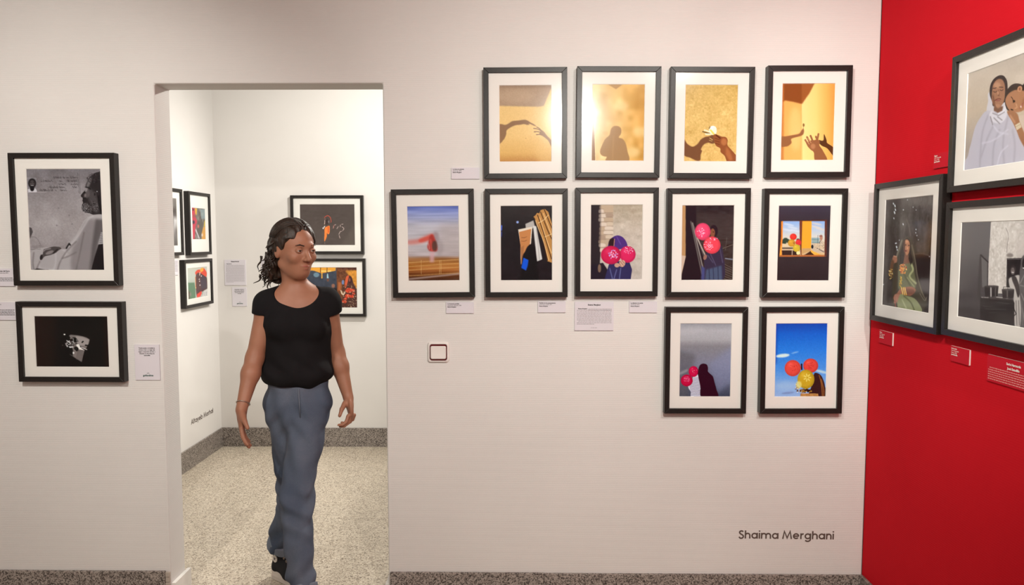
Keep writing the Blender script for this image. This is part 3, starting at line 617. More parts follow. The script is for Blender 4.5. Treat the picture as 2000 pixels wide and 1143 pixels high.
# --- pictures left of the doorway
def art_old_man():
    A = Art([(60, 57), (805, 57), (845, 1080), (100, 1073)], 0.303, 0.411, base=(128, 117, 110))
    A.vgrad([(57, (112, 103, 99)), (300, (130, 119, 112)), (600, (150, 138, 129)), (860, (140, 128, 120)), (1080, (120, 110, 104))])
    A.tex(5, 90); A.tex(3, 12); A.tex(3, 5); A.dots(400, 560, 220, 140, 14, 8, [(134, 123, 116), (142, 131, 124)], alpha=.5)
    for x, y in ((520, 612), (365, 625), (385, 450), (490, 525)): A.ell(x, y, 7, 8, (112, 102, 97), soft=6)
    A.poly([(85, 640), (110, 650), (122, 690), (95, 755), (85, 750)], (72, 64, 60), soft=5); A.line([(100, 740), (150, 745), (190, 800), (215, 860)], 5, (112, 102, 96), soft=5, smooth=True)
    A.poly([(70, 148), (162, 148), (166, 288), (74, 290)], (122, 114, 110)); A.line([(72, 290), (260, 290)], 3, (186, 176, 168)); A.line([(66, 148), (162, 147)], 3, (160, 150, 142))
    A.poly([(76, 262), (98, 250), (150, 250), (164, 270), (166, 288), (78, 290)], (190, 180, 172)); A.ell(119, 200, 40, 50, (34, 29, 28), soft=5); A.ell(118, 205, 24, 36, (72, 64, 60), soft=6); A.ell(118, 250, 22, 30, (26, 22, 22), soft=4)
    A.ell(106, 192, 7, 3, (20, 18, 18)); A.ell(132, 192, 7, 3, (20, 18, 18)); A.line([(108, 222), (130, 222)], 4, (190, 180, 170), soft=2)
    # handwritten lines on the wall
    for x0, x1, y, gaps in ((330, 565, 145, (480, 505)), (205, 566, 180, (300, 470)), (385, 565, 212, (430, 512)), (285, 565, 243, (440, 520)), (190, 450, 273, (330, 395))):
        x = x0
        while x < x1:
            if not gaps[0] < x < gaps[1] - 8 or RNG.random() < .25:
                wv = RNG.uniform(12, 26); hh = RNG.uniform(4, 13)
                A.line([(x, y + RNG.uniform(-3, 5)), (x + wv * .4, y - hh), (x + wv * .7, y + 5), (x + wv, y + RNG.uniform(-5, 3))], 2.6, (44, 38, 36), smooth=True)
                if RNG.random() < .5: A.ell(x + wv * .5, y - 15, 2.5, 2.5, (50, 44, 40))
            x += RNG.uniform(12, 20)
    A.line([(579, 98), (590, 300)], 3, (66, 58, 54)); A.line([(594, 95), (604, 310)], 3, (72, 64, 60))
    # head in profile
    A.poly([(860, 90), (790, 88), (740, 105), (700, 140), (676, 180), (658, 225), (664, 250), (640, 285), (612, 318), (615, 340), (632, 348), (625, 375), (632, 395), (622, 420), (618, 455), (632, 480), (660, 496), (700, 504), (740, 520), (860, 540)], (40, 34, 32), soft=2, smooth=True)
    A.poly([(700, 250), (680, 300), (690, 380), (720, 470), (780, 500), (790, 400), (750, 300)], (76, 68, 64), soft=26, alpha=.8, smooth=True)
    A.poly([(676, 190), (700, 150), (720, 150), (700, 220), (680, 245), (664, 240)], (120, 110, 103), soft=14, alpha=.8, smooth=True); A.poly([(664, 250), (690, 262), (700, 320), (680, 345), (650, 350), (640, 330), (655, 300)], (88, 79, 74), soft=12, alpha=.9, smooth=True); A.ell(752, 312, 15, 26, (66, 58, 54), soft=6); A.ell(752, 312, 7, 15, (26, 22, 21), soft=4); A.ell(664, 268, 12, 22, (150, 140, 132), rot=25, soft=6, alpha=.7); A.ell(655, 322, 10, 16, (120, 108, 100), soft=6, alpha=.8); A.ell(645, 295, 14, 6, (20, 16, 16), rot=-30, soft=2)
    A.line([(655, 240), (690, 246), (708, 262)], 8, (18, 15, 15), soft=3, smooth=True); A.line([(628, 352), (660, 350)], 8, (22, 18, 18), soft=2)
    A.dots(655, 450, 36, 50, 170, 3.6, [(150, 140, 132), (104, 95, 90), (44, 38, 36), (84, 76, 72)]); A.dots(720, 440, 70, 60, 180, 5, [(70, 62, 58), (34, 28, 27), (100, 92, 86)]); A.dots(740, 150, 70, 50, 120, 4, [(26, 22, 22), (64, 56, 54)])
    A.ell(775, 285, 6, 6, (150, 140, 132)); A.line([(790, 330), (800, 440), (830, 500)], 18, (22, 18, 18), soft=10, smooth=True)
    # robe, arms
    A.poly([(860, 520), (800, 514), (730, 520), (680, 540), (640, 580), (600, 650), (560, 720), (510, 790), (470, 860), (420, 870), (350, 850), (280, 845), (180, 852), (110, 880), (95, 900), (110, 1090), (720, 1090), (745, 960), (770, 860), (820, 720), (860, 640)], (158, 147, 138), soft=2, smooth=False)
    A.poly([(700, 560), (640, 620), (600, 720), (560, 800), (520, 880), (520, 1090), (700, 1090), (740, 900), (780, 740), (800, 600)], (116, 105, 99), soft=40, alpha=.75, smooth=True)
    A.poly([(760, 560), (740, 700), (720, 860), (690, 1090), (740, 1090), (790, 800), (850, 640), (850, 570)], (70, 62, 58), soft=30, alpha=.75)
    A.poly([(845, 640), (815, 720), (780, 850), (745, 960), (712, 1090), (860, 1090), (860, 640)], (30, 25, 24), soft=3)
    A.poly([(812, 700), (840, 690), (840, 815), (785, 822)], (146, 136, 128), soft=2)
    for k in range(6): A.line([(800, 712 + k * 18), (838, 706 + k * 18)], 3, (60, 54, 50))
    for p in ([(735, 535), (690, 560), (640, 640), (560, 760), (480, 850)], [(420, 870), (460, 900), (430, 960), (400, 980)], [(350, 880), (352, 1000), (330, 1075)], [(180, 1000), (200, 1060), (330, 1075)]): A.line(p, 12, (190, 179, 169), soft=16, smooth=True, alpha=.6)
    for p in ([(560, 790), (470, 880), (400, 990), (370, 1075)], [(640, 700), (600, 900), (560, 1075)], [(190, 990), (160, 1060)], [(420, 960), (480, 940), (560, 900)], [(130, 900), (120, 1000), (130, 1070)]): A.line(p, 14, (94, 84, 78), soft=12, alpha=.6, smooth=True)
    for k in range(34): A.line([(470 + k * 3, 900 + k * 4), (720, 880 + k * 6)], 2, (134, 122, 114), alpha=.35)
    A.line([(460, 858), (490, 810), (500, 825)], 14, (26, 22, 20), soft=3)
    A.poly([(230, 870), (270, 855), (330, 840), (390, 845), (410, 860), (380, 880), (350, 905), (300, 925), (240, 940), (215, 970), (196, 975), (192, 945), (220, 915)], (72, 63, 58), soft=2, smooth=True)
    A.ell(290, 900, 44, 16, (124, 112, 104), rot=-20, soft=8); A.ell(205, 945, 12, 26, (36, 30, 28), rot=10, soft=3); A.line([(225, 888), (250, 868), (300, 860)], 8, (150, 138, 130), soft=4); A.line([(330, 905), (370, 870)], 14, (40, 33, 30), soft=5)
    for y in (835, 850, 866): A.line([(95, y), (200, y - 2)], 3, (90, 82, 76), soft=2)
    A.poly([(160, 1060), (240, 1072), (330, 1076), (330, 1090), (100, 1090)], (50, 43, 40), soft=5); return A
def art_dark_scene():
    A = Art([(122, 157), (1285, 158), (1315, 962), (162, 955)], 0.303, 0.21, base=(24, 17, 13))
    A.vgrad([(150, (34, 22, 17)), (400, (28, 20, 15)), (560, (17, 13, 11)), (1200, (19, 14, 11)), (1300, (30, 18, 10))], horiz=True); A.tex(1.5, 20)
    A.poly([(690, 450), (830, 465), (900, 480), (960, 500), (1006, 530), (990, 590), (972, 690), (920, 710), (880, 880), (800, 840), (735, 790), (740, 700), (700, 600)], (112, 98, 88), soft=10)
    A.poly([(780, 470), (900, 490), (1000, 530), (980, 620), (850, 630), (800, 560)], (150, 134, 122), soft=20, alpha=.8)
    for p in ([(900, 560), (885, 575)], [(940, 620), (985, 625)], [(860, 640), (935, 690)]): A.line(p, 22, (18, 13, 11), soft=2)
    A.poly([(930, 700), (1010, 560), (1060, 700), (960, 880), (900, 890)], (18, 13, 11), soft=4)
    for k in range(6): A.line([(850 + k * 14 - 30, 700), (790 + k * 20, 850)], 7, (70, 58, 52), soft=3, alpha=.7)
    A.poly([(790, 610), (830, 600), (860, 660), (920, 700), (860, 690), (810, 680)], (222, 208, 190), soft=4)
    A.line([(870, 650), (960, 690)], 12, (190, 174, 160), soft=3)
    A.dots(740, 560, 70, 60, 40, 16, [(14, 10, 9), (20, 15, 12)]); A.dots(690, 600, 70, 50, 26, 10, [(176, 164, 152), (120, 108, 98), (60, 50, 44)])
    A.poly([(670, 640), (745, 640), (740, 655), (690, 664)], (190, 178, 166), soft=3); A.dots(790, 680, 30, 36, 22, 14, [(15, 11, 9)]); A.line([(640, 545), (700, 590)], 12, (196, 184, 170), soft=3); A.line([(620, 590), (640, 620)], 9, (176, 160, 150), soft=3)
    A.ell(603, 448, 14, 10, (220, 208, 196), soft=3); A.ell(748, 742, 14, 18, (206, 194, 180), soft=3); A.ell(575, 620, 9, 9, (70, 60, 50), soft=4)
    for p in ([(740, 510), (748, 560)], [(800, 520), (806, 580)], [(680, 470), (700, 480)]): A.line(p, 6, (160, 146, 134), soft=3)
    A.line([(690, 765), (790, 830), (880, 885)], 6, (96, 84, 76), soft=4); return A
picture("large black frame left of the doorway, grey photograph of a bearded man in profile", -1.8645, 1.632, .435, .540, art_old_man(), (216, 203, 184), plane=('y', 0), group='framed photographs left of the doorway', tilt=0.0)
picture("smaller black landscape frame with an almost black photograph, under the bearded man", -1.8600, 1.129, .440, .3335, art_dark_scene(), (202, 186, 168), plane=('y', 0), group='framed photographs left of the doorway', tilt=-0.002)

# --- pictures on the red wall
def art_green_dress():
    A = Art([(83, 98), (503, 50), (458, 1098), (50, 1035)], 0.330, 0.407, base=(62, 54, 48))
    A.vgrad([(50, (78, 70, 66)), (300, (74, 66, 60)), (460, (66, 56, 52)), (700, (58, 50, 46)), (1000, (56, 48, 46))]); A.tex(6, 26, 1, 3); A.tex(4, 9); A.tex(7, 60)
    A.poly([(300, 560), (470, 590), (460, 800), (340, 800)], (46, 36, 34), soft=14); A.poly([(380, 800), (470, 800), (460, 920), (380, 900)], (78, 70, 70), soft=20); A.line([(330, 584), (400, 575), (470, 596)], 5, (96, 80, 74), soft=3, smooth=True)
    for _ in range(46):
        x, y = RNG.uniform(330, 490), RNG.uniform(90, 500); A.line([(x, y), (x + RNG.uniform(-20, 26), y + RNG.uniform(8, 50))], 2, (112, 98, 88), soft=2, alpha=.5)
    for _ in range(26):
        x, y = RNG.uniform(85, 240), RNG.uniform(150, 520); A.line([(x, y), (x + RNG.uniform(-8, 18), y + RNG.uniform(20, 80))], 2, (104, 94, 86), soft=2, alpha=.4)
    for x, y, rx, ry in ((148, 130, 5, 10), (162, 150, 5, 14), (166, 185, 5, 12), (158, 210, 6, 14), (152, 262, 4, 8), (236, 185, 5, 5), (234, 315, 4, 10), (322, 160, 4, 4), (348, 186, 4, 4), (272, 95, 4, 4), (347, 360, 4, 7), (355, 415, 4, 5), (170, 486, 9, 6), (176, 520, 6, 12), (182, 545, 5, 8), (200, 458, 4, 4), (464, 600, 4, 4), (368, 452, 4, 4), (60, 857, 5, 5), (345, 390, 4, 6)): A.ell(x, y, rx, ry, (214, 216, 220), rot=-15, soft=2)
    A.line([(262, 270), (285, 330), (300, 420)], 9, (104, 92, 84), soft=8, smooth=True, alpha=.8); A.line([(255, 300), (235, 420)], 8, (90, 80, 74), soft=8, alpha=.7)
    # veil and dress
    A.poly([(262, 428), (305, 440), (330, 520), (340, 620), (352, 720), (380, 860), (420, 960), (440, 1010), (400, 1080), (300, 1060), (150, 1050), (135, 980), (140, 800), (160, 640), (190, 560), (222, 470)], (72, 64, 52), soft=5, smooth=True)
    A.line([(222, 460), (190, 560), (165, 640)], 14, (120, 112, 96), soft=6, smooth=True); A.line([(310, 500), (340, 640), (360, 780), (400, 920), (435, 985)], 9, (112, 102, 84), soft=5, smooth=True)
    A.poly([(200, 700), (300, 650), (335, 760), (345, 870), (300, 920), (200, 900), (190, 800)], (104, 104, 74), soft=6, smooth=True)
    A.line([(300, 660), (320, 720), (290, 780), (345, 840)], 16, (166, 166, 120), soft=6, smooth=True); A.line([(240, 760), (300, 870)], 12, (80, 80, 56), soft=8); A.line([(270, 790), (330, 870)], 9, (150, 152, 110), soft=5)
    A.poly([(235, 470), (262, 440), (290, 455), (300, 520), (285, 585), (262, 615), (235, 580), (228, 520)], (50, 36, 30), soft=4, smooth=True)
    A.poly([(244, 470), (268, 450), (290, 475), (292, 530), (282, 575), (264, 602), (246, 585), (238, 530)], (176, 118, 84), soft=4, smooth=True)
    A.poly([(236, 470), (252, 460), (250, 560), (262, 610), (236, 580)], (84, 54, 42), soft=7); A.ell(256, 500, 8, 5, (60, 38, 32), soft=2); A.ell(284, 504, 7, 5, (60, 38, 32), soft=2); A.ell(256, 553, 12, 7, (110, 52, 44), soft=2); A.ell(272, 528, 5, 12, (210, 150, 112), soft=3); A.ell(268, 470, 14, 10, (204, 146, 108), soft=6)
    A.poly([(235, 590), (285, 590), (292, 660), (230, 680)], (120, 78, 58), soft=6); A.poly([(228, 500), (245, 600), (232, 680), (205, 690), (205, 580)], (38, 28, 26), soft=6); A.poly([(295, 520), (320, 640), (300, 680), (280, 620)], (38, 29, 26), soft=6)
    A.dots(232, 715, 34, 44, 60, 6, [(200, 110, 60), (226, 150, 60), (160, 60, 40), (230, 180, 100)]); A.dots(212, 830, 10, 50, 26, 5, [(206, 170, 70), (186, 140, 50)])
    A.ell(160, 632, 22, 34, (160, 108, 84), soft=3); A.line([(150, 600), (176, 606)], 8, (200, 150, 120), soft=2); A.line([(140, 650), (124, 760)], 30, (104, 72, 52), soft=8); A.dots(125, 760, 20, 46, 40, 5, [(196, 160, 80), (206, 180, 120), (120, 84, 40)])
    A.poly([(160, 660), (188, 664), (180, 900), (150, 920)], (70, 58, 44), soft=5)
    A.poly([(180, 930), (215, 890), (300, 870), (345, 900), (300, 950), (240, 945), (210, 990), (180, 1010), (148, 985), (155, 950)], (150, 98, 76), soft=3, smooth=True); A.ell(290, 915, 46, 26, (116, 70, 54), soft=8)
    for k in range(4): A.line([(165 + k * 12, 945), (155 + k * 14, 1020)], 7, (186, 140, 120), soft=2)
    for x in (218, 234, 248): A.line([(x, 880), (x + 14, 945)], 8, (228, 170, 60), soft=1); A.line([(x + 3, 882), (x + 15, 940)], 3, (250, 216, 150))
    A.poly([(205, 945), (250, 950), (340, 980), (400, 1080), (330, 1085), (190, 1060)], (140, 142, 104), soft=4, smooth=True); A.line([(240, 955), (300, 1010), (330, 1075)], 10, (92, 94, 64), soft=6, smooth=True); A.line([(225, 990), (260, 1060)], 12, (170, 172, 130), soft=6)
    A.line([(160, 1000), (170, 1060)], 6, (150, 70, 60), soft=4); A.line([(380, 930), (420, 990), (440, 960)], 6, (120, 110, 96), soft=4, smooth=True); return A
def art_two_women():
    A = Art([(84, 282), (1003, -59), (947, 967), (48, 1108)], 0.452, 0.302, base=(184, 170, 152))
    A.vgrad([(50, (178, 166, 154)), (300, (192, 178, 162)), (600, (186, 170, 150)), (900, (158, 146, 136)), (500, (184, 168, 148))][:4]); A.tex(3, 70); A.tex(2, 6)
    A.vgrad([(50, (182, 170, 152)), (200, (192, 178, 160)), (600, (186, 174, 160))], A.region([(30, 0), (600, 0), (600, 900), (30, 900)]) * .0 + 0.0)
    A.poly([(262, 440), (250, 520), (240, 600), (290, 640), (400, 600), (400, 480)], (196, 192, 196), soft=4, smooth=True)
    A.poly([(240, 600), (190, 650), (140, 740), (110, 860), (80, 980), (70, 1120), (700, 1120), (600, 900), (500, 720), (420, 620), (330, 610)], (182, 178, 188), soft=5, smooth=True)
    A.poly([(700, 600), (520, 640), (500, 700), (560, 900), (700, 1000)], (196, 178, 162), soft=3)
    for p in ([(250, 640), (200, 800), (180, 1080)], [(300, 720), (240, 850), (190, 1000)], [(420, 660), (380, 860), (390, 1080)], [(350, 760), (300, 900), (290, 1080)], [(460, 760), (480, 900), (470, 1060)]): A.line(p, 14, (160, 154, 166), soft=14, smooth=True, alpha=.7)
    for p in ([(280, 700), (340, 780), (420, 800)], [(200, 880), (300, 850), (420, 760)], [(420, 900), (360, 960), (330, 1060)]): A.line(p, 10, (204, 200, 210), soft=8, smooth=True, alpha=.8)
    A.poly([(280, 600), (330, 625), (400, 580), (410, 640), (370, 700), (300, 700), (262, 650)], (206, 202, 208), soft=3, smooth=True)
    for p in ([(270, 650), (290, 720)], [(300, 660), (350, 710)], [(330, 650), (370, 680)], [(290, 620), (340, 640), (390, 610)]): A.line(p, 8, (134, 128, 134), soft=3)
    # left head
    A.poly([(264, 455), (270, 380), (300, 325), (345, 296), (385, 300), (412, 340), (418, 400), (415, 440), (400, 520), (300, 560), (285, 520)], (56, 44, 42), soft=2, smooth=True)
    A.poly([(300, 570), (380, 560), (372, 600), (335, 618), (300, 600)], (120, 86, 68), soft=4)
    A.poly([(286, 420), (296, 370), (330, 330), (368, 330), (392, 370), (396, 430), (390, 500), (370, 550), (335, 580), (300, 555), (282, 500)], (156, 112, 86), soft=4, smooth=True)
    A.ell(330, 380, 30, 26, (182, 138, 108), soft=12); A.poly([(286, 460), (300, 470), (310, 550), (330, 582), (300, 565)], (110, 74, 56), soft=8)
    A.line([(292, 408), (322, 402)], 6, (60, 40, 36), soft=2); A.line([(346, 396), (378, 398)], 6, (60, 40, 36), soft=2); A.line([(296, 434), (312, 440), (324, 432)], 5, (50, 34, 32), smooth=True); A.line([(354, 420), (366, 426), (380, 418)], 5, (50, 34, 32), smooth=True)
    A.line([(338, 420), (344, 456), (334, 470), (350, 466)], 5, (122, 82, 62), soft=2, smooth=True); A.ell(336, 446, 6, 14, (190, 144, 114), soft=3); A.line([(308, 512), (335, 496), (360, 500)], 7, (108, 56, 50), soft=2, smooth=True); A.ell(335, 512, 22, 6, (140, 84, 74), soft=2); A.ell(335, 555, 20, 14, (172, 126, 98), soft=6)
    A.line([(400, 560), (385, 600), (340, 625)], 12, (216, 212, 216), soft=3, smooth=True)
    # right head, leaning
    A.poly([(400, 560), (395, 480), (420, 410), (470, 368), (530, 370), (570, 400), (660, 380), (700, 440), (640, 520), (520, 600), (430, 600)], (48, 38, 36), soft=2, smooth=True)
    A.ell(590, 400, 50, 34, (40, 32, 32), rot=20, soft=4)
    A.poly([(398, 520), (420, 460), (470, 425), (520, 420), (580, 440), (640, 500), (600, 560), (560, 590), (520, 610), (470, 610), (430, 592)], (164, 116, 86), soft=4, smooth=True)
    A.ell(522, 412, 20, 26, (186, 134, 102), rot=20, soft=2); A.ell(522, 412, 8, 14, (130, 84, 62), soft=3); A.ell(580, 520, 40, 40, (146, 100, 74), soft=16)
    A.line([(448, 480), (462, 500), (466, 530)], 6, (52, 36, 32), soft=2, smooth=True); A.ell(474, 518, 9, 11, (40, 28, 26), soft=2); A.ell(455, 590, 14, 6, (44, 30, 28), rot=20, soft=2); A.line([(490, 540), (500, 570), (480, 580)], 8, (196, 148, 112), soft=4); A.line([(520, 580), (540, 560), (545, 535)], 8, (150, 84, 76), soft=2, smooth=True); A.ell(532, 565, 5, 10, (220, 200, 190))
    A.poly([(560, 590), (640, 560), (700, 700), (575, 700)], (140, 98, 74), soft=4)
    A.poly([(415, 605), (450, 598), (500, 625), (520, 690), (560, 790), (620, 940), (700, 1000), (600, 960), (530, 860), (490, 760), (450, 680), (425, 640)], (152, 106, 78), soft=3, smooth=True)
    A.line([(440, 640), (480, 700)], 14, (186, 138, 106), soft=8); A.poly([(482, 722), (522, 698), (536, 740), (496, 768)], (200, 184, 156), soft=1); A.line([(486, 738), (528, 716)], 2.5, (140, 124, 100)); return A
def art_kitchen():
    A = Art([(74, 65), (1087, 25), (1026, 1155), (34, 980)], 0.452, 0.302, base=(84, 78, 76))
    A.tex(3, 10); A.vgrad([(40, (96, 90, 87)), (350, (92, 86, 83)), (700, (70, 63, 62)), (1000, (58, 51, 50))], A.region([(0, 0), (380, 0), (380, 1200), (0, 1200)]))
    A.poly([(357, 40), (1100, 0), (1080, 760), (325, 760), (332, 450), (345, 250)], (186, 175, 163), soft=2); A.tex(6, 40, 1, 1, mask=A.region([(350, 40), (1100, 0), (1080, 700), (330, 700)])); A.tex(7, 12, 1, 1, mask=A.region([(350, 60), (700, 40), (700, 680), (330, 700)]))
    A.poly([(640, 40), (1100, 0), (1100, 400), (600, 400)], (160, 150, 140), soft=30, alpha=.4)
    A.line([(500, 118), (525, 185), (515, 280), (510, 360)], 3, (84, 76, 70), smooth=True)
    for _ in range(50):
        x, y = RNG.uniform(350, 660), RNG.uniform(80, 660); A.line([(x, y), (x + RNG.uniform(-30, 30), y + RNG.uniform(-20, 26))], 4, (206, 196, 184) if RNG.random() < .5 else (158, 147, 137), soft=4, alpha=.6)
    A.ell(540, 385, 34, 20, (120, 110, 102), soft=8)
    A.poly([(248, 380), (262, 372), (332, 446), (328, 700), (262, 720), (250, 560)], (70, 63, 61), soft=2); A.poly([(262, 400), (318, 455), (316, 690), (270, 700)], (96, 90, 86), soft=2); A.line([(252, 385), (330, 452)], 9, (44, 38, 38), soft=2); A.poly([(245, 400), (256, 400), (258, 820), (222, 820)], (58, 52, 50), soft=14, alpha=.7)
    A.poly([(510, 415), (680, 410), (670, 720), (505, 700)], (34, 28, 27), soft=2); A.line([(512, 422), (650, 420)], 10, (88, 80, 76), soft=2); A.line([(512, 440), (516, 640)], 6, (60, 52, 50), soft=2)
    # figures
    A.poly([(530, 620), (570, 596), (640, 590), (650, 760), (640, 1080), (590, 1080), (575, 800), (540, 700)], (170, 160, 150), soft=3, smooth=True)
    A.ell(573, 530, 28, 44, (48, 40, 38), soft=2); A.ell(568, 540, 19, 34, (104, 92, 86), soft=3); A.line([(560, 552), (576, 554)], 7, (200, 190, 180), soft=1); A.ell(562, 525, 4, 3, (30, 24, 24)); A.ell(580, 525, 4, 3, (30, 24, 24))
    A.poly([(560, 600), (600, 600), (640, 720), (620, 800), (590, 700), (566, 640)], (56, 48, 46), soft=3, smooth=True)
    A.poly([(650, 420), (690, 374), (760, 380), (790, 470), (900, 620), (900, 1120), (680, 1080), (650, 900), (632, 700), (634, 560), (645, 480)], (84, 77, 74), soft=3, smooth=True)
    A.ell(700, 470, 40, 70, (34, 28, 27), soft=4); A.ell(704, 480, 28, 50, (58, 49, 46), soft=4); A.line([(670, 510), (700, 520)], 10, (210, 200, 190), soft=1); A.ell(684, 470, 6, 4, (190, 180, 172), soft=1)
    for p in ([(640, 680), (700, 690), (760, 660)], [(650, 760), (690, 850), (740, 880)], [(680, 580), (640, 660)], [(660, 900), (690, 1080)]): A.line(p, 6, (138, 129, 122), soft=3, smooth=True)
    for x in (600, 625, 655): A.line([(x, 830), (x + 8, 1070)], 8, (100, 92, 88), soft=5)
    # stove, pots
    A.poly([(250, 800), (560, 812), (585, 850), (580, 1100), (250, 1010)], (40, 34, 33), soft=3); A.line([(262, 800), (560, 818)], 16, (64, 57, 54), soft=2); A.line([(265, 797), (330, 800)], 6, (150, 141, 132), soft=2); A.line([(410, 796), (520, 806)], 8, (170, 160, 150), soft=2)
    A.poly([(292, 690), (430, 692), (420, 792), (298, 792)], (46, 39, 38), soft=2); A.ell(361, 690, 70, 10, (66, 59, 56), soft=1); A.line([(355, 705), (356, 788)], 12, (170, 162, 154), soft=5); A.line([(400, 705), (398, 788)], 8, (90, 82, 78), soft=5)
    A.poly([(460, 718), (584, 726), (576, 806), (470, 806)], (48, 41, 40), soft=2); A.ell(522, 720, 62, 9, (80, 72, 68), soft=1); A.line([(475, 718), (478, 696), (520, 698), (522, 716)], 5, (50, 43, 42)); A.line([(515, 735), (515, 795)], 12, (96, 88, 82), soft=5)
    for p in ([(280, 880), (380, 895)], [(300, 910), (500, 918)], [(340, 950), (410, 945)], [(420, 850), (545, 860)]): A.line(p, 3, (84, 77, 73), soft=2)
    A.line([(560, 860), (600, 960), (560, 1000)], 8, (28, 23, 23), soft=2); return A
G_RED = 'framed photographs on the red wall'
picture("black portrait frame with a woman in a green dress on the red wall", -.299, 1.500, .476, .541, art_green_dress(), (214, 205, 194), plane=('right', XR), group=G_RED)
picture("black frame on the red wall, photograph of a white-veiled woman and one leaning", -.860, 1.924, .592, .438, art_two_women(), (228, 222, 214), plane=('right', XR), group=G_RED)
picture("black frame low on the red wall, grey photograph of a stove with pots and people", -.860, 1.4545, .592, .438, art_kitchen(), (206, 196, 184), plane=('right', XR), group=G_RED)

# --- pictures in the far room
def art_orange_in_dark():
    A = Art([(203, 245), (1072, 240), (1085, 888), (212, 895)], .400, .297, .0026, base=(84, 73, 68)); A.tex(2.5, 14, 3, 1)
    A.poly([(850, 900), (1090, 560), (1090, 900)], (100, 90, 82), soft=60, alpha=.6)
    A.poly([(605, 620), (640, 595), (680, 585), (684, 640), (680, 700), (655, 720), (640, 700), (636, 760), (605, 830), (596, 820), (600, 700)], (236, 132, 62), soft=3, smooth=True); A.line([(660, 600), (660, 690)], 14, (216, 78, 36), soft=4)
    A.ell(630, 520, 36, 50, (64, 52, 50), soft=6); A.line([(600, 455), (630, 430), (660, 425), (690, 450), (706, 500), (702, 530)], 9, (206, 84, 64), soft=3, smooth=True); A.line([(606, 500), (604, 540), (600, 560)], 9, (226, 196, 180), soft=3); A.line([(600, 478), (625, 480)], 6, (190, 150, 136), soft=3); A.ell(668, 520, 10, 22, (140, 130, 130), soft=5); A.line([(572, 620), (578, 632), (604, 592)], 11, (240, 230, 222), soft=2)
    for p in ([(740, 620), (752, 580), (780, 565)], [(798, 630), (820, 595)], [(850, 600), (856, 570)], [(872, 562), (896, 556)], [(880, 600), (910, 630), (890, 660)], [(830, 720), (850, 680), (876, 672)], [(835, 740), (848, 780)]): A.line(p, 8, (216, 190, 180), soft=3, smooth=True, alpha=.9)
    A.line([(755, 570), (745, 625)], 6, (160, 60, 50), soft=3); A.line([(600, 850), (604, 870)], 5, (160, 150, 140), soft=2); return A
def art_leopard_robe():
    A = Art([(-23, 240), (928, 240), (937, 930), (-8, 929)], .408, .296, .0026, base=(60, 66, 78))
    A.vgrad([(240, (70, 76, 88)), (600, (58, 62, 74)), (930, (40, 34, 34))]); A.tex(5, 30)
    A.poly([(-40, 240), (575, 240), (570, 300), (330, 345), (200, 300), (-40, 290)], (236, 164, 62), soft=3); A.poly([(330, 300), (344, 300), (346, 430), (326, 430)], (240, 176, 70), soft=3); A.line([(330, 305), (490, 305)], 14, (252, 224, 130), soft=4)
    for x in (312, 424): A.line([(x, 240), (x, 330)], 12, (96, 56, 30), soft=3)
    A.ell(240, 370, 50, 40, (110, 136, 150), soft=12); A.poly([(424, 350), (440, 350), (452, 428), (420, 428)], (170, 206, 214), soft=4); A.ell(438, 460, 20, 26, (120, 76, 60), soft=5); A.ell(530, 560, 30, 36, (150, 104, 86), soft=6); A.poly([(380, 600), (600, 600), (600, 930), (380, 930)], (34, 26, 26), soft=20)
    A.poly([(585, 240), (940, 240), (940, 930), (600, 930)], (112, 66, 42), soft=4); A.poly([(590, 240), (930, 240), (930, 286), (680, 276)], (92, 54, 42), soft=10); A.poly([(740, 300), (940, 290), (940, 640), (880, 540), (830, 420), (780, 360)], (212, 142, 56), soft=20); A.tex(12, 24, 1, 1, (1, .7, .4), A.region([(600, 240), (940, 240), (940, 600), (600, 600)])); A.poly([(610, 490), (670, 500), (660, 640), (610, 640)], (176, 100, 56), soft=14)
    m = [(745, 420), (768, 388), (800, 378), (840, 400), (862, 450), (880, 520), (925, 600), (940, 700), (940, 940), (690, 940), (672, 860), (690, 760), (720, 620), (732, 500)]
    A.poly(m, (86, 52, 44), soft=3, smooth=True)
    A.poly([(745, 425), (770, 388), (800, 380), (790, 440), (770, 520), (745, 590), (728, 560)], (216, 96, 60), soft=4, smooth=True); A.ell(822, 462, 30, 60, (62, 36, 38), soft=5); A.ell(812, 455, 13, 34, (150, 90, 76), soft=6)
    for x, y, r in ((800, 640, 62), (860, 640, 40), (775, 730, 46), (850, 740, 40), (720, 830, 40), (740, 780, 30), (880, 690, 26)): A.ell(x, y, r, r * .72, (226, 76, 48), soft=8, alpha=.95)
    for _ in range(300):
        x, y = RNG.uniform(690, 936), RNG.uniform(545, 930)
        if x < 690 + max(0, (620 - y)) * .5: continue
        c = [(236, 204, 160), (54, 36, 34), (54, 36, 34)][RNG.integers(3)] ; A.ell(x, y, RNG.uniform(3, 6), RNG.uniform(4, 8), c, rot=RNG.uniform(-40, 40), alpha=.9)
    A.ell(697, 500, 20, 42, (112, 132, 170), soft=4); A.line([(697, 540), (700, 640)], 14, (60, 40, 36), soft=4); A.poly([(650, 630), (672, 640), (700, 700), (738, 640), (738, 680), (706, 725), (670, 700)], (224, 196, 166), soft=4); return A
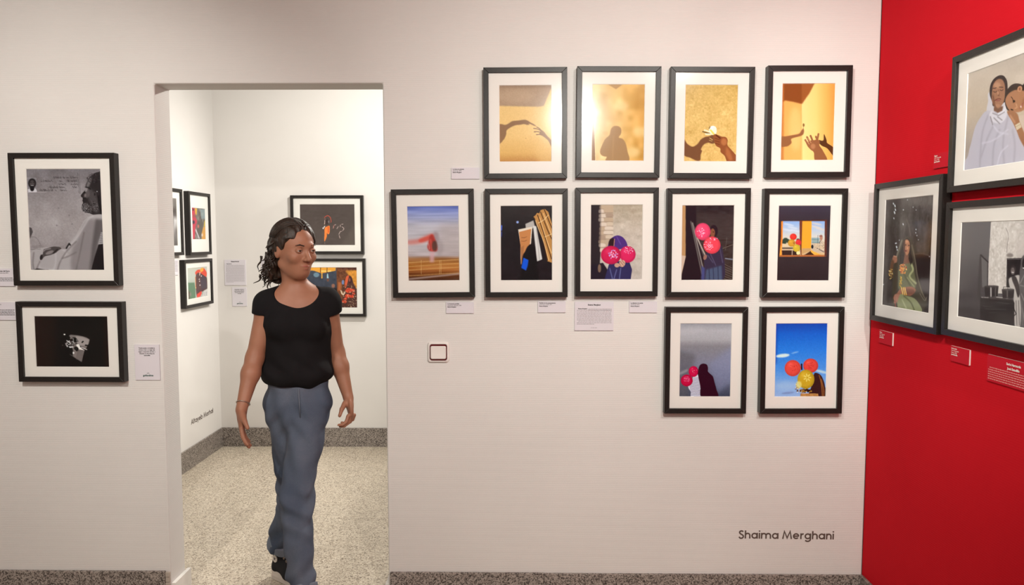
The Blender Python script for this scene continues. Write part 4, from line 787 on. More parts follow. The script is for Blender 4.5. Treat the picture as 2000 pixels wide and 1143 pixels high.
def art_crowd():
    A = Art([(355, 355), (548, 365), (565, 822), (372, 820)], .206, .213, .0022, base=(120, 112, 104)); A.tex(16, 20); A.tex(12, 9, tint=(1, .9, .8))
    A.poly([(350, 355), (400, 360), (410, 480), (440, 560), (420, 620), (412, 700), (400, 820), (360, 820)], (198, 60, 78), soft=8, smooth=True); A.poly([(404, 362), (436, 364), (428, 470), (410, 440)], (226, 172, 54), soft=5)
    A.poly([(480, 372), (555, 372), (555, 520), (500, 520)], (136, 150, 150), soft=10); A.ell(380, 385, 12, 18, (90, 50, 50), soft=4); A.ell(390, 480, 12, 26, (150, 80, 74), soft=5); A.ell(384, 570, 20, 26, (60, 48, 66), soft=5); A.ell(470, 440, 16, 34, (96, 84, 80), soft=6); A.ell(515, 450, 14, 30, (150, 160, 156), soft=6)
    A.poly([(440, 540), (530, 560), (520, 700), (480, 820), (430, 760)], (96, 88, 80), soft=10); A.poly([(530, 640), (568, 620), (568, 822), (510, 822), (505, 740)], (214, 156, 74), soft=7); A.poly([(548, 540), (560, 540), (556, 630), (535, 630)], (200, 170, 60), soft=4); A.line([(418, 680), (470, 810)], 16, (206, 196, 200), soft=5); A.ell(455, 630, 14, 26, (190, 110, 96), soft=5); A.ell(515, 760, 12, 24, (226, 200, 180), soft=5); return A
def art_red_turban():
    A = Art([(280, 300), (662, 272), (672, 835), (300, 890)], .305, .206, .0024, base=(178, 180, 166)); A.vgrad([(270, (196, 192, 176)), (500, (192, 196, 182)), (580, (180, 184, 168))])
    A.poly([(285, 520), (300, 580), (420, 578), (440, 700), (440, 900), (290, 900)], (98, 130, 100), soft=6); A.poly([(295, 700), (330, 760), (330, 900), (290, 900)], (96, 80, 66), soft=12); A.ell(345, 800, 14, 40, (140, 130, 120), soft=10); A.poly([(640, 480), (680, 500), (680, 700), (640, 700)], (110, 120, 70), soft=10)
    A.poly([(450, 420), (470, 380), (560, 370), (640, 450), (660, 520), (668, 690), (600, 740), (520, 780), (470, 840), (452, 760), (445, 600)], (92, 62, 60), soft=5, smooth=True); A.poly([(560, 430), (640, 460), (660, 680), (560, 720), (540, 560)], (74, 62, 70), soft=10)
    A.poly([(436, 380), (480, 335), (530, 325), (600, 300), (640, 345), (662, 400), (650, 470), (600, 440), (540, 400), (480, 395), (450, 430)], (226, 78, 52), soft=3, smooth=True); A.poly([(528, 330), (565, 290), (600, 300), (596, 350), (545, 385)], (240, 168, 60), soft=3); A.line([(528, 380), (522, 440)], 14, (226, 204, 190), soft=3)
    for x, y in ((515, 515), (520, 555), (527, 630), (556, 455)): A.ell(x, y, 9, 14, (220, 208, 200), rot=20, soft=2)
    A.line([(440, 470), (445, 600), (447, 690)], 12, (216, 120, 66), soft=4, smooth=True); A.ell(447, 680, 8, 10, (240, 210, 130), soft=2); A.poly([(470, 800), (556, 740), (562, 790), (530, 850), (466, 862)], (232, 72, 56), soft=4); A.poly([(560, 850), (600, 740), (674, 700), (676, 832)], (216, 210, 202), soft=3)
    for x in (590, 622, 655): A.line([(x, 760), (x - 6, 830)], 5, (110, 104, 104), soft=2)
    return A
def art_grey_far():
    A = Art([(0, 0), (200, 0), (200, 300), (0, 300)], PW, PH, .0026, base=(150, 144, 138)); A.vgrad([(0, (120, 112, 104)), (110, (96, 88, 84)), (140, (190, 184, 178)), (220, (130, 122, 118)), (300, (90, 84, 80))]); A.tex(14, 40); A.ell(110, 150, 50, 70, (86, 78, 74), soft=20); return A
G_FAR = 'framed photographs in the far room'
FYP, FLP = ('y', FY), ('left', FX)
picture("black landscape frame in the far room, dark photograph with an orange-robed figure", -1.415, 1.6575, .533, .428, art_orange_in_dark(), (238, 232, 224), plane=FYP, group=G_FAR)
picture("black landscape frame in the far room, lower one, photograph of a red spotted robe", -1.410, 1.197, .540, .428, art_leopard_robe(), (236, 230, 222), plane=FYP, group=G_FAR)
picture("black portrait frame on the far room's left wall, small photograph of a colourful crowd", 2.050, 1.6585, .343, .429, art_crowd(), (240, 234, 226), plane=FLP, group=G_FAR)
picture("black landscape frame on the far room's left wall, a head in a red turban", 2.006, 1.254, .440, .323, art_red_turban(), (238, 232, 222), plane=FLP, group=G_FAR)
picture("black portrait frame half hidden by the doorway's left edge in the far room", 1.6215, 1.6625, .335, .429, art_grey_far(), (238, 232, 222), plane=FLP, group=G_FAR)

# ------------------------------------------------------------------ captions and lettering
TEXTS = []
def text_mesh(parent, lines, mat, name='printed_text', y=-0.0066):
    """lines: (text, x, z, cap size, align, bold)"""
    geos = []
    for body, x, z, size, align, bold in lines:
        cu = bpy.data.curves.new('t', 'FONT'); cu.body = body; cu.size = size * 1.38; cu.align_x = align
        cu.resolution_u = 3; cu.offset = size * (0.055 if bold else 0.018)
        o = bpy.data.objects.new('t', cu); C.objects.link(o)
        bpy.context.view_layer.update()
        ev = o.evaluated_get(bpy.context.evaluated_depsgraph_get()); me = ev.to_mesh()
        geos.append(([(v.co.x + x, y, v.co.y + z) for v in me.vertices], [tuple(p.vertices) for p in me.polygons]))
        ev.to_mesh_clear(); bpy.data.objects.remove(o); bpy.data.curves.remove(cu)
    return mesh_obj(name, *merge(*geos), mat, parent)
def greek(parent, x0, x1, z0, z1, n, mat, wt=0.38, y=-0.0066, indent=(), short=0.4, name='printed_text'):
    """paragraph too fine to read: rows of word-like dashes"""
    gs = []; dz = (z0 - z1) / (n - 1)
    for i in range(n):
        z = z0 - i * dz; x = x0 + (0.006 if i in indent else 0); xe = x1 if i != n - 1 else x0 + (x1 - x0) * short
        while x < xe - .002:
            wd = RNG.uniform(.003, .012); e = min(x + wd, xe)
            gs.append(([(x, y, z), (e, y, z), (e, y, z + dz * wt), (x, y, z + dz * wt)], [(0, 1, 2, 3)])); x = e + .0018
    return mesh_obj(name, *merge(*gs), mat, parent)
def card(label, x, z, W, H, plane, mat=M_CARD, T=0.006, name='caption_card', cat='caption card', group=None, edge=None):
    ax, val = plane
    loc, rz = ((x, val, z), 0) if ax == 'y' else (((val, x, z), -math.pi / 2) if ax == 'right' else ((val, x, z), math.pi / 2))
    r = thing(name, label, cat, loc, rz, group)
    if edge: box('backing_board', -W / 2, W / 2, -T + .0006, -.0003, -H / 2, H / 2, edge, r); box('card', -W / 2, W / 2, -T, -T + .0006, -H / 2, H / 2, mat, r)
    else: box('card', -W / 2, W / 2, -T, -.0003, -H / 2, H / 2, mat, r)
    return r
G_CAP = 'lilac caption cards on the white wall'
WP = ('y', 0.0)
def caption(label, x, z, l1, l2, W=.114, H=.046):
    r = card(label, x, z, W, H, WP, group=G_CAP); a, t = -W / 2 + .0055, H / 2
    text_mesh(r, [(l1, a, t - .0085, .0042, 'LEFT', True), (l2, a, t - .0150, .0036, 'LEFT', False), ('Shaima Merghani', a, t - .0215, .0038, 'LEFT', True)], M_INK)
caption("small lilac caption card left of the shadow hands photograph", -.2255, 1.8205, 'La danza de planeta', 'Omdurmán, 2018')
caption("small lilac caption card under the blurred red figure photograph", -.2505, 1.2705, 'La inocencia perdida', 'Omdurmán, september 2021')
caption("small lilac caption card under the dark silhouette and bamboo photograph", .128, 1.2742, 'Perdido en los pensamientos', 'Omdurmán, october 2021')
caption("small lilac caption card right of the long text panel", .504, 1.2742, 'La infancia y la caricia', 'Omdurmán, 2018')
r = card("square lilac text panel under the purple hooded figure photograph", .3027, 1.236, .160, .119, WP, name='text_panel', cat='text panel')
text_mesh(r, [('Shaima Merghani', 0, .0445, .0056, 'CENTER', True), ('Shaima Merghani', -.066, .0295, .004, 'LEFT', True)], M_INK)
greek(r, -.024, .072, .0297, .0250, 2, M_GREYINK, indent=(), short=1.0); greek(r, -.071, .072, .0235, -.0335, 11, M_GREYINK, indent=(8,), short=.5)
greek(r, -.013, .013, -.0485, -.053, 2, M_GREYINK, short=.0)
def donate_card(label, x, z, W, H, plane):
    r = card(label, x, z, W, H, plane, name='donation_card', cat='donation card', T=.005, group='donation cards'); s = W / .104; t = H / 2
    L = ['Puedes ayudar a la familia de', 'Ammar a huir a un lugar más', 'seguro comprando una foto o', 'donando en este enlace de', 'GoFundMe']
    text_mesh(r, [(b, .0, t - (.016 + i * .0078) * s, .0042 * s, 'CENTER', True) for i, b in enumerate(L)], M_INK, y=-.0054)
    text_mesh(r, [('gofundme', .002 * s, -t + .016 * s, .0078 * s, 'CENTER', True)], M_TEAL, 'logo', y=-.0054)
    rays = []
    for k in range(5):
        a = math.radians(150 - k * 30); cx, cz = .002 * s, -t + .0255 * s
        p, q_ = (cx + .003 * s * math.cos(a), cz + .003 * s * math.sin(a)), (cx + .0062 * s * math.cos(a), cz + .0062 * s * math.sin(a)); n = (-math.sin(a) * .0006 * s, math.cos(a) * .0006 * s)
        rays.append(([(p[0] - n[0], -.0054, p[1] - n[1]), (q_[0] - n[0], -.0054, q_[1] - n[1]), (q_[0] + n[0], -.0054, q_[1] + n[1]), (p[0] + n[0], -.0054, p[1] + n[1])], [(0, 1, 2, 3)]))
    mesh_obj('logo_rays', *merge(*rays), M_TEAL, r)
donate_card("pale card with five lines of print at the left edge of the doorway", -1.557, 1.040, .104, .149, WP)
donate_card("small pale card below the text panel in the far room", -2.082, 1.127, .108, .140, FYP)
r = card("pale text panel on the far room's back wall, left of the walking woman", -2.108, 1.307, .157, .188, FYP, name='text_panel', cat='text panel')
text_mesh(r, [('Altayeb Morhal', 0, .078, .007, 'CENTER', True), ('Altayeb Morhal', -.064, .0615, .0045, 'LEFT', True)], M_INK)
greek(r, -.068, .068, .052, -.072, 20, M_GREYINK, indent=(8,), wt=.3)
r = card("pale caption card on the far wall behind the woman's hair", -1.858, 1.343, .115, .117, FYP, group='far room caption cards')
text_mesh(r, [('Omdurmán', -.05, .047, .006, 'LEFT', True)], M_INK); greek(r, -.05, .05, .037, -.045, 9, M_GREYINK)
r = card("narrow pale caption card beside the red turban photograph in the far room", 1.700, 1.37, .115, .10, FLP, group='far room caption cards'); greek(r, -.05, .05, .037, -.035, 9, M_GREYINK)
r = card("pale caption card touching the left edge of the bearded man's frame", -2.156, 1.3945, .116, .073, WP, group='text cards at the left edge')
text_mesh(r, [('Retrato del Darra', .040, .024, .005, 'RIGHT', True), ('Omdurmán, 2016', .034, .017, .004, 'RIGHT', False)], M_INK); greek(r, -.053, .054, -.003, -.021, 4, M_INK, wt=.35)
r = card("pale caption card touching the left edge of the almost black photograph's frame", -2.158, 1.254, .116, .074, WP, group='text cards at the left edge')
text_mesh(r, [('Omdurmán, 2016', .0, .026, .004, 'RIGHT', False)], M_INK); greek(r, -.053, .054, .004, -.022, 6, M_INK, wt=.4)
RP = ('right', XR); G_RC = 'red caption cards'
def redcard(label, y, z, W, H, lines):
    r = card(label, y, z, W, H, RP, M_REDCARD, .006, group=G_RC, edge=M_FOAM); a = -W / 2 + .006; t = H / 2
    text_mesh(r, [(b, a, t - .0095 - i * .0068, .0046, 'LEFT', i in (0, len(lines) - 1)) for i, b in enumerate(lines)], M_WHITEINK)
redcard("small red caption card under the green dress photograph", -.1375, 1.166, .105, .050, ['Shoura', 'Serie Harmonía', 'Enero, 2022', 'José Estudillo'])
redcard("small red caption card under the stove photograph", -.626, 1.174, .102, .050, ['En la cocina', 'Serie Harmonía', 'Enero, 2022', 'José Estudillo'])
redcard("small red caption card above the green dress photograph, beside the upper frame", -.477, 1.822, .103, .050, ['Hagera', 'Serie Harmonía', 'Enero, 2022', 'José Estudillo'])
r = card("large red text panel at the right edge, under the stove photograph", -.910, 1.1605, .282, .081, RP, M_REDCARD, .006, name='text_panel', cat='text panel', edge=M_FOAM)
text_mesh(r, [('Serie Harmonía', -.020, .0225, .0072, 'CENTER', True), ('José Estudillo', -.020, .0095, .0072, 'CENTER', True)], M_WHITEINK)
greek(r, -.134, .134, .001, -.0335, 6, M_PALEINK, indent=(0,), wt=.42, short=.7)

# --- vinyl names: geometric letters drawn as ribbons (cap height 1)
def arc(cx, cy, rx, ry, a0, a1, n=14): return [(cx + rx * math.cos(math.radians(a0 + (a1 - a0) * i / n)), cy + ry * math.sin(math.radians(a0 + (a1 - a0) * i / n))) for i in range(n + 1)]
ST = .180; RR = .295
ring = lambda cx: arc(cx, .37, RR, RR, 0, 360, 28)
def arch(x0, x1): return arc((x0 + x1) / 2, .40, (x1 - x0) / 2, .265, 180, 0, 12) + [(x1, 0)]
GL = {'a': ([ring(.37), [(.69, 0), (.69, .74)]], .765), 'h': ([[(.075, 0), (.075, 1.04)], arch(.075, .60)], .675), 'n': ([[(.075, 0), (.075, .74)], arch(.075, .58)], .655),
      'm': ([[(.075, 0), (.075, .74)], arch(.075, .60), arch(.60, 1.125)], 1.20), 'i': ([[(.075, 0), (.075, .74)], [(.075, .90), (.075, 1.05)]], .15), 'l': ([[(.075, 0), (.075, 1.04)]], .15),
      'r': ([[(.075, 0), (.075, .74)], arc(.33, .38, .255, .275, 175, 75, 8)], .40), 'e': ([arc(.37, .37, RR, RR, 0, 318, 26), [(.12, .37), (.70, .37)]], .76),
      'g': ([ring(.37), [(.69, .74), (.69, 0)] + arc(.37, -.02, .32, .26, 0, -150, 14)], .765), 'b': ([ring(.40), [(.075, 0), (.075, 1.04)]], .765), 'o': ([ring(.37)], .74),
      'y': ([[(.05, .74), (.33, .04)], [(.61, .74), (.22, -.28)]], .66), 't': ([[(.17, 0), (.17, .98)], [(0, .68), (.34, .68)]], .34),
      'S': ([spline([(.50, .86), (.42, .95), (.28, .97), (.12, .88), (.10, .72), (.25, .57), (.42, .47), (.54, .32), (.50, .13), (.33, .03), (.15, .06), (.04, .22)], False, 5).tolist()], .60),
      'M': ([[(.07, 0), (.24, .97), (.58, .12), (.92, .97), (1.09, 0)]], 1.16), 'A': ([[(.06, 0), (.44, .97), (.82, 0)], [(.20, .32), (.68, .32)]], .88)}
def ribbon(path, wd, s, x0, y=-.0006):
    P = np.array(path, float); closed = np.allclose(P[0], P[-1]); n = len(P); V = []; F = []
    for i in range(n):
        a = P[i] - P[i - 1] if (i > 0 or closed) else P[1] - P[0]
        if i == 0 and closed: a = P[0] - P[-2]
        b_ = P[(i + 1) % n] - P[i] if i < n - 1 else (P[1] - P[0] if closed else P[i] - P[i - 1])
        a = a / (np.linalg.norm(a) + 1e-9); b_ = b_ / (np.linalg.norm(b_) + 1e-9); t = a + b_; t /= np.linalg.norm(t) + 1e-9
        k = 1 / max(.45, float(t @ a)); nn = np.array([-t[1], t[0]]) * wd / 2 * k
        for sg in (1, -1):
            q_ = P[i] + nn * sg; V.append((x0 + q_[0] * s, y, q_[1] * s))
        if i: F.append((2 * i - 2, 2 * i - 1, 2 * i + 1, 2 * i))
    m = len(V); V += [(x, 0.0, z) for x, _, z in V]
    F += [(a + m, d + m, c + m, b + m) for a, b, c, d in F]
    for i in range(1, n):
        for k in (0, 1): F.append((2 * i - 2 + k, 2 * i + k, 2 * i + k + m, 2 * i - 2 + k + m))
    if not closed: F += [(0, 1, 1 + m, m), (2 * n - 2, 2 * n - 1, 2 * n - 1 + m, 2 * n - 2 + m)]
    return V, F
def lettering(label, text, loc, rz, cap, total, gap=.115, space=.34, tilt=0.0, group=None):
    root = thing('wall_lettering', label, 'wall lettering', loc, rz)
    root.rotation_euler = (Matrix.Rotation(rz, 3, 'Z') @ Matrix.Rotation(tilt, 3, 'Y')).to_euler()
    adv = sum(space if c == ' ' else GL[c][1] + gap for c in text) - gap
    sx = total / adv; x = 0
    for c in text:
        if c == ' ': x += space * sx; continue
        st, w_ = GL[c]; gs = []
        for k, p in enumerate(st): gs.append(ribbon([(q_[0] * sx / cap, q_[1]) for q_ in p], ST, cap, x, -.0006 - .00004 * k))
        mesh_obj('letter', *merge(*gs), M_VINYL, root); x += (w_ + gap) * sx
    return root
lettering("brown lettering of two words low on the white wall near the red corner", 'Shaima Merghani', (.919, -.0002, .2955), 0, .0335, .398, tilt=math.radians(.35))
lettering("small brown lettering low on the far room's left wall", 'Altayeb Morhal', (FX + .0002, 1.883, .290), math.pi / 2, .0335, .358)

# ------------------------------------------------------------------ light switch
M_PLASTIC, _, _ = new_mat('cream_plastic', (0.80, 0.76, 0.73), 0.3)
M_DKRED, _, _ = new_mat('dark_red_plastic', (0.10, 0.004, 0.006), 0.35)
def rrect(w_, h_, r_, n=6, dx=0, dz=0):
    out = []
    for cx, cz, a in ((w_ / 2 - r_, h_ / 2 - r_, 0), (-w_ / 2 + r_, h_ / 2 - r_, 90), (-w_ / 2 + r_, -h_ / 2 + r_, 180), (w_ / 2 - r_, -h_ / 2 + r_, 270)):
        for i in range(n + 1):
            t = math.radians(a + 90 * i / n); out.append((cx + r_ * math.cos(t) + dx, cz + r_ * math.sin(t) + dz))
    return out
def loft(name, rings, mat, parent, cap=True, smooth=False):
    V, F = [], []; n = len(rings[0][1])
    for y, pts in rings: V += [(x, y(x, z) if callable(y) else y, z) for x, z in pts]
    for k in range(len(rings) - 1):
        for i in range(n): j = (i + 1) % n; F.append((k * n + i, k * n + j, (k + 1) * n + j, (k + 1) * n + i))
    if cap: F.append(tuple((len(rings) - 1) * n + i for i in range(n)))
    return mesh_obj(name, V, F, mat, parent, smooth)
sw = thing('light_switch', "square cream rocker light switch with a dark red rim on the white wall", 'light switch', (-.3408, 0, 1.0845))
loft('cover_plate', [(-.0003, rrect(.091, .086, .012)), (-.006, rrect(.089, .084, .012)), (-.0105, rrect(.080, .076, .011)), (-.0108, rrect(.074, .070, .010)), (-.0065, rrect(.0715, .0675, .009))], M_PLASTIC, sw)
loft('rim', [(-.0066, rrect(.0712, .0672, .009)), (-.0100, rrect(.0700, .0660, .009)), (-.0100, rrect(.063, .054, .006))], M_DKRED, sw, cap=True)
loft('rocker', [(-.009, rrect(.0645, .0545, .0065)), (-.0135, rrect(.0635, .0535, .006)), (lambda x, z: -.0150 - .055 * abs(z), rrect(.0595, .0495, .005)), (lambda x, z: -.0152 - .03 * abs(z), rrect(.0585, .012, .004))], M_PLASTIC, sw)

# ------------------------------------------------------------------ the walking woman (implicit surfaces meshed with surface nets)
def V3(*a): return np.array(a, float)
class Field:
    """signed distance grid; primitives are blended inside their own bounding boxes"""
    def __init__(s, lo, hi, h):
        s.lo = V3(*lo); s.h = h; s.n = np.ceil((V3(*hi) - s.lo) / h).astype(int) + 1
        s.d = np.full(s.n, 1.0, np.float32)
    def win(s, lo, hi):
        a = np.clip(np.floor((lo - s.lo) / s.h).astype(int), 0, s.n); b_ = np.clip(np.ceil((hi - s.lo) / s.h).astype(int) + 1, 0, s.n)
        if np.any(b_ <= a): return None, None
        g = np.meshgrid(*[s.lo[i] + s.h * np.arange(a[i], b_[i]) for i in range(3)], indexing='ij')
        return tuple(slice(a[i], b_[i]) for i in range(3)), np.stack(g, -1)
    def op(s, lo, hi, fn, k, mode='add'):
        m = k + 0.03; sl, P = s.win(lo - m, hi + m)
        if sl is None: return s
        p = fn(P); d = s.d[sl]
        if mode == 'add': h = np.clip(.5 + .5 * (d - p) / k, 0, 1) if k > 0 else (d > p) * 1.; r_ = d * (1 - h) + p * h - k * h * (1 - h)
        else:
            p = -p; h = np.clip(.5 - .5 * (d - p) / k, 0, 1) if k > 0 else (d < p) * 1.; r_ = d * (1 - h) + p * h + k * h * (1 - h)
        s.d[sl] = r_; return s
    def cone(s, a, b_, ra, rb, k=.02, mode='add', flat=None):
        a, b_ = V3(*a), V3(*b_); r_ = max(ra, rb); ab = b_ - a
        def fn(P):
            q_ = P - a; t = np.clip((q_ @ ab) / (ab @ ab), 0, 1); w_ = q_ - t[..., None] * ab
            if flat is not None:
                ax, f = flat; ax = ax / np.linalg.norm(ax); c = w_ @ ax; w_ = w_ + (c * (f - 1))[..., None] * ax
            return np.linalg.norm(w_, axis=-1) - (ra + t * (rb - ra))
        return s.op(np.minimum(a, b_) - r_, np.maximum(a, b_) + r_, fn, k, mode)
    def ell(s, c, r, R=None, k=.02, mode='add'):
        c, r = V3(*c), V3(*r); R = np.eye(3) if R is None else R; m = r.max()
        def fn(P):
            q_ = (P - c) @ R; k0 = np.linalg.norm(q_ / r, axis=-1); k1 = np.linalg.norm(q_ / (r * r), axis=-1)
            return k0 * (k0 - 1) / np.maximum(k1, 1e-6)
        return s.op(c - m, c + m, fn, k, mode)
    def cut(s, fn, k=.004, lo=None, hi=None):
        """keep where fn<0"""
        lo = s.lo if lo is None else V3(*lo); hi = s.lo + s.h * s.n if hi is None else V3(*hi)
        sl, P = s.win(lo, hi); p = fn(P); d = s.d[sl]; h = np.clip(.5 - .5 * (d - p) / k, 0, 1)
        s.d[sl] = d * (1 - h) + p * h + k * h * (1 - h); return s
    def warp(s, fn):
        sl, P = s.win(s.lo, s.lo + s.h * (s.n - 1)); m = np.abs(s.d[sl]) < .03
        d = s.d[sl]; d[m] += fn(P[m]); s.d[sl] = d; return s
    def mesh(s, name, mat, parent, origin, smooth=1):
        d = s.d; neg = d < 0; n = s.n; idx = -np.ones(n - 1, int)
        acc = np.zeros((*(n - 1), 3), np.float32); cnt = np.zeros(n - 1, np.float32)
        A = lambda o: d[o[0]:n[0] - 1 + o[0], o[1]:n[1] - 1 + o[1], o[2]:n[2] - 1 + o[2]]
        for ax in range(3):
            for u in (0, 1):
                for v in (0, 1):
                    o = [0, 0, 0]; ot = [i for i in range(3) if i != ax]; o[ot[0]] = u; o[ot[1]] = v; o2 = list(o); o2[ax] = 1
                    a, b_ = A(o), A(o2); m = (a < 0) != (b_ < 0); t = np.where(m, a / np.where(m, a - b_, 1), 0)
                    cnt += m; acc[..., ax] += t
                    acc[..., ot[0]] += m * u; acc[..., ot[1]] += m * v
        act = cnt > 0; idx[act] = np.arange(act.sum()); ii = np.argwhere(act)
        co = (acc[act] / cnt[act][:, None] + ii) * s.h + s.lo
        F = []
        for ax in range(3):
            sl0 = [slice(1, n[i] - 1) for i in range(3)]; sl0[ax] = slice(0, n[ax] - 1)
            sl1 = list(sl0); sl1[ax] = slice(1, n[ax]); a, b_ = neg[tuple(sl0)], neg[tuple(sl1)]
            e = np.argwhere(a != b_)
            if not len(e): continue
            base = e.copy(); flip = a[tuple(e.T)]
            ot = [i for i in range(3) if i != ax]
            base[:, ot[0]] += 1; base[:, ot[1]] += 1
            def cell(u, v):
                c = base.copy(); c[:, ot[0]] -= u; c[:, ot[1]] -= v; return idx[tuple(c.T)]
            q_ = np.stack([cell(1, 1), cell(0, 1), cell(0, 0), cell(1, 0)], 1)
            if ax == 1: flip = ~flip
            q_[~flip] = q_[~flip][:, ::-1]; F.append(q_)
        F = np.concatenate(F); F = F[(F >= 0).all(1)]
        for _ in range(smooth):
            sm = np.zeros_like(co); c = np.zeros(len(co))
            for i in range(4):
                j = (i + 1) % 4; np.add.at(sm, F[:, i], co[F[:, j]]); np.add.at(sm, F[:, j], co[F[:, i]]); np.add.at(c, F[:, i], 1); np.add.at(c, F[:, j], 1)
            co = co * .45 + .55 * sm / np.maximum(c, 1)[:, None]
        co = co - V3(*origin)
        me = bpy.data.meshes.new(name); me.vertices.add(len(co)); me.vertices.foreach_set('co', co.astype(np.float32).ravel())
        me.loops.add(F.size); me.loops.foreach_set('vertex_index', F.ravel().astype(np.int32)); me.polygons.add(len(F))
        me.polygons.foreach_set('loop_start', (np.arange(len(F)) * 4).astype(np.int32)); me.update(calc_edges=True); me.validate()
        me.polygons.foreach_set('use_smooth', [True] * len(me.polygons)); me.materials.append(mat)
        return link(bpy.data.objects.new(name, me), parent)

M_SKIN, nt, b = new_mat('skin', (0.42, 0.19, 0.115), 0.5, 0.35)
nt.links.new(ramp(nt, noise(nt, coords(nt), 14, 3), [(0.3, (0.31, 0.135, 0.080)), (0.7, (0.36, 0.165, 0.102))]), b.inputs['Base Color'])
b.inputs['Subsurface Weight'].default_value = 0.12; b.inputs['Subsurface Radius'].default_value = (0.01, 0.004, 0.002)
M_HAIR, nt, b = new_mat('dark_brown_hair', (0.022, 0.012, 0.008), 0.45, 0.4)
wv = nd(nt, 'ShaderNodeTexNoise'); wv.inputs['Scale'].default_value = 3; wv.inputs['Detail'].default_value = 4; nt.links.new(coords(nt, (60, 60, 9)), wv.inputs['Vector'])
nt.links.new(ramp(nt, wv.outputs[0], [(0.35, (0.010, 0.006, 0.004)), (0.7, (0.045, 0.024, 0.015))]), b.inputs['Base Color']); bump(nt, b, wv.outputs[0], 0.6, 0.003)
M_TOP, nt, b = new_mat('black_jersey', (0.009, 0.008, 0.009), 0.9, 0.15)
bump(nt, b, noise(nt, coords(nt), 30, 3), 0.15, 0.004)
M_JEAN, nt, b = new_mat('blue_denim', (0.12, 0.16, 0.24), 0.85, 0.2)
nz = noise(nt, coords(nt), 5, 5); nz2 = noise(nt, coords(nt, (1, 1, .25)), 700, 2)
cj = ramp(nt, nz, [(0.3, (0.062, 0.082, 0.125)), (0.55, (0.105, 0.125, 0.170)), (0.8, (0.175, 0.19, 0.235))])
mj = nd(nt, 'ShaderNodeMix', data_type='RGBA', blend_type='MULTIPLY'); mj.inputs[0].default_value = .5; nt.links.new(cj, mj.inputs[6]); nt.links.new(ramp(nt, nz2, [(0.3, (.65, .65, .68)), (0.7, (1, 1, 1))]), mj.inputs[7]); nt.links.new(mj.outputs[2], b.inputs['Base Color']); bump(nt, b, nz2, .2, .001)
M_CUFF, _, _ = new_mat('pale_denim_inside', (0.16, 0.185, 0.23), 0.9, 0.1)
M_CANVAS, _, _ = new_mat('black_canvas', (0.016, 0.016, 0.018), 0.85, 0.2)
M_RUBBER, _, _ = new_mat('off_white_rubber', (0.62, 0.57, 0.52), 0.5, 0.4)
M_LACE, _, _ = new_mat('white_lace', (0.66, 0.64, 0.62), 0.8, 0.2)
M_METAL, nt, b = new_mat('bracelet_metal', (0.5, 0.42, 0.36), 0.3); b.inputs['Metallic'].default_value = 1
M_STRIPE, _, _ = new_mat('dark_rubber_line', (0.05, 0.04, 0.05), 0.6)
M_EYEW, _, _ = new_mat('eye_white', (0.40, 0.36, 0.33), 0.25); M_IRIS, _, _ = new_mat('brown_iris', (0.03, 0.014, 0.008), 0.2)
M_LIP, _, _ = new_mat('lips', (0.36, 0.10, 0.075), 0.45)

ORG = (-0.94, 0.03, 0.0)
# joints
HIP = V3(-.947, .05, .88); CH = V3(-.940, .035, 1.20); NB = V3(-.934, .035, 1.335)
SR, SL = V3(-1.045, -.010, 1.285), V3(-.822, .075, 1.288)
ER, EL = V3(-1.092, -.045, 1.065), V3(-.800, .130, 1.060)
WR_, WL_ = V3(-1.112, -.150, .875), V3(-.740, .085, .872)
HR, HL = V3(-.998, .050, .845), V3(-.893, .045, .845)
KR, KL = V3(-.994, .105, .465), V3(-.916, -.100, .490)
AR, AL = V3(-1.098, .245, .115), V3(-.845, -.265, .115)
HC = V3(-.935, .010, 1.505)                       # centre of the skull
hy, hp_ = math.radians(50), math.radians(7)
Fw = V3(math.sin(hy) * math.cos(hp_), -math.cos(hy) * math.cos(hp_), -math.sin(hp_)); Sd = np.cross(Fw, V3(0, 0, 1)); Sd /= np.linalg.norm(Sd); Up = np.cross(Sd, Fw)
# Sd points to the head's right-hand side seen from behind; R columns = local axes (forward, side, up)
RH = np.stack([Fw, Sd, Up], 1)
def H(f, s_, u): return HC + RH @ V3(f, s_, u)
def fingers(Fd, W, fwd, palm_n, side, L, curl, s=1.0):
    """palm and five separate fingers; fwd = direction of the fingers, palm_n = direction the palm faces, side = towards the thumb"""
    fwd, palm_n, side = [v / np.linalg.norm(v) for v in (fwd, palm_n, side)]
    pc = W + fwd * .045 * s; R = np.stack([fwd, side, palm_n], 1)
    Fd.ell(pc, (.050 * s, .037 * s, .0145 * s), R, k=.012); Fd.cone(W, W + fwd * .03 * s, .021 * s, .020 * s, .015, flat=(palm_n, 1.25))
    for off, ln in zip((.027, .0095, -.0085, -.0255), (.066, .074, .069, .054)):
        a = W + fwd * (.083 - abs(off) * .15) * s + side * off * s; d = fwd + side * off * 3.0; d /= np.linalg.norm(d); an = 0; ln *= s
        for j, (fr, rr) in enumerate(((.42, .0088), (.32, .0080), (.26, .0070))):
            an += curl * (.7 if j == 0 else 1.0) * (1 + (off < 0) * .25); dd = d * math.cos(an) + palm_n * math.sin(an); b_ = a + dd * ln * fr
            Fd.cone(a, b_, rr * s, (rr - .0007) * s, .0035); a = b_
    a = W + fwd * .022 * s + side * .022 * s + palm_n * .006; d = fwd * .72 + side * .62 + palm_n * .25; d /= np.linalg.norm(d)
    m = a + d * .036 * s; Fd.cone(a, m, .0135 * s, .0100 * s, .008); e = m + (fwd * .9 + side * .2 + palm_n * .35) * .030 * s; Fd.cone(m, e, .0095 * s, .0078 * s, .004)
B_ = Field((-1.22, -.42, .02), (-.62, .45, 1.66), .004)
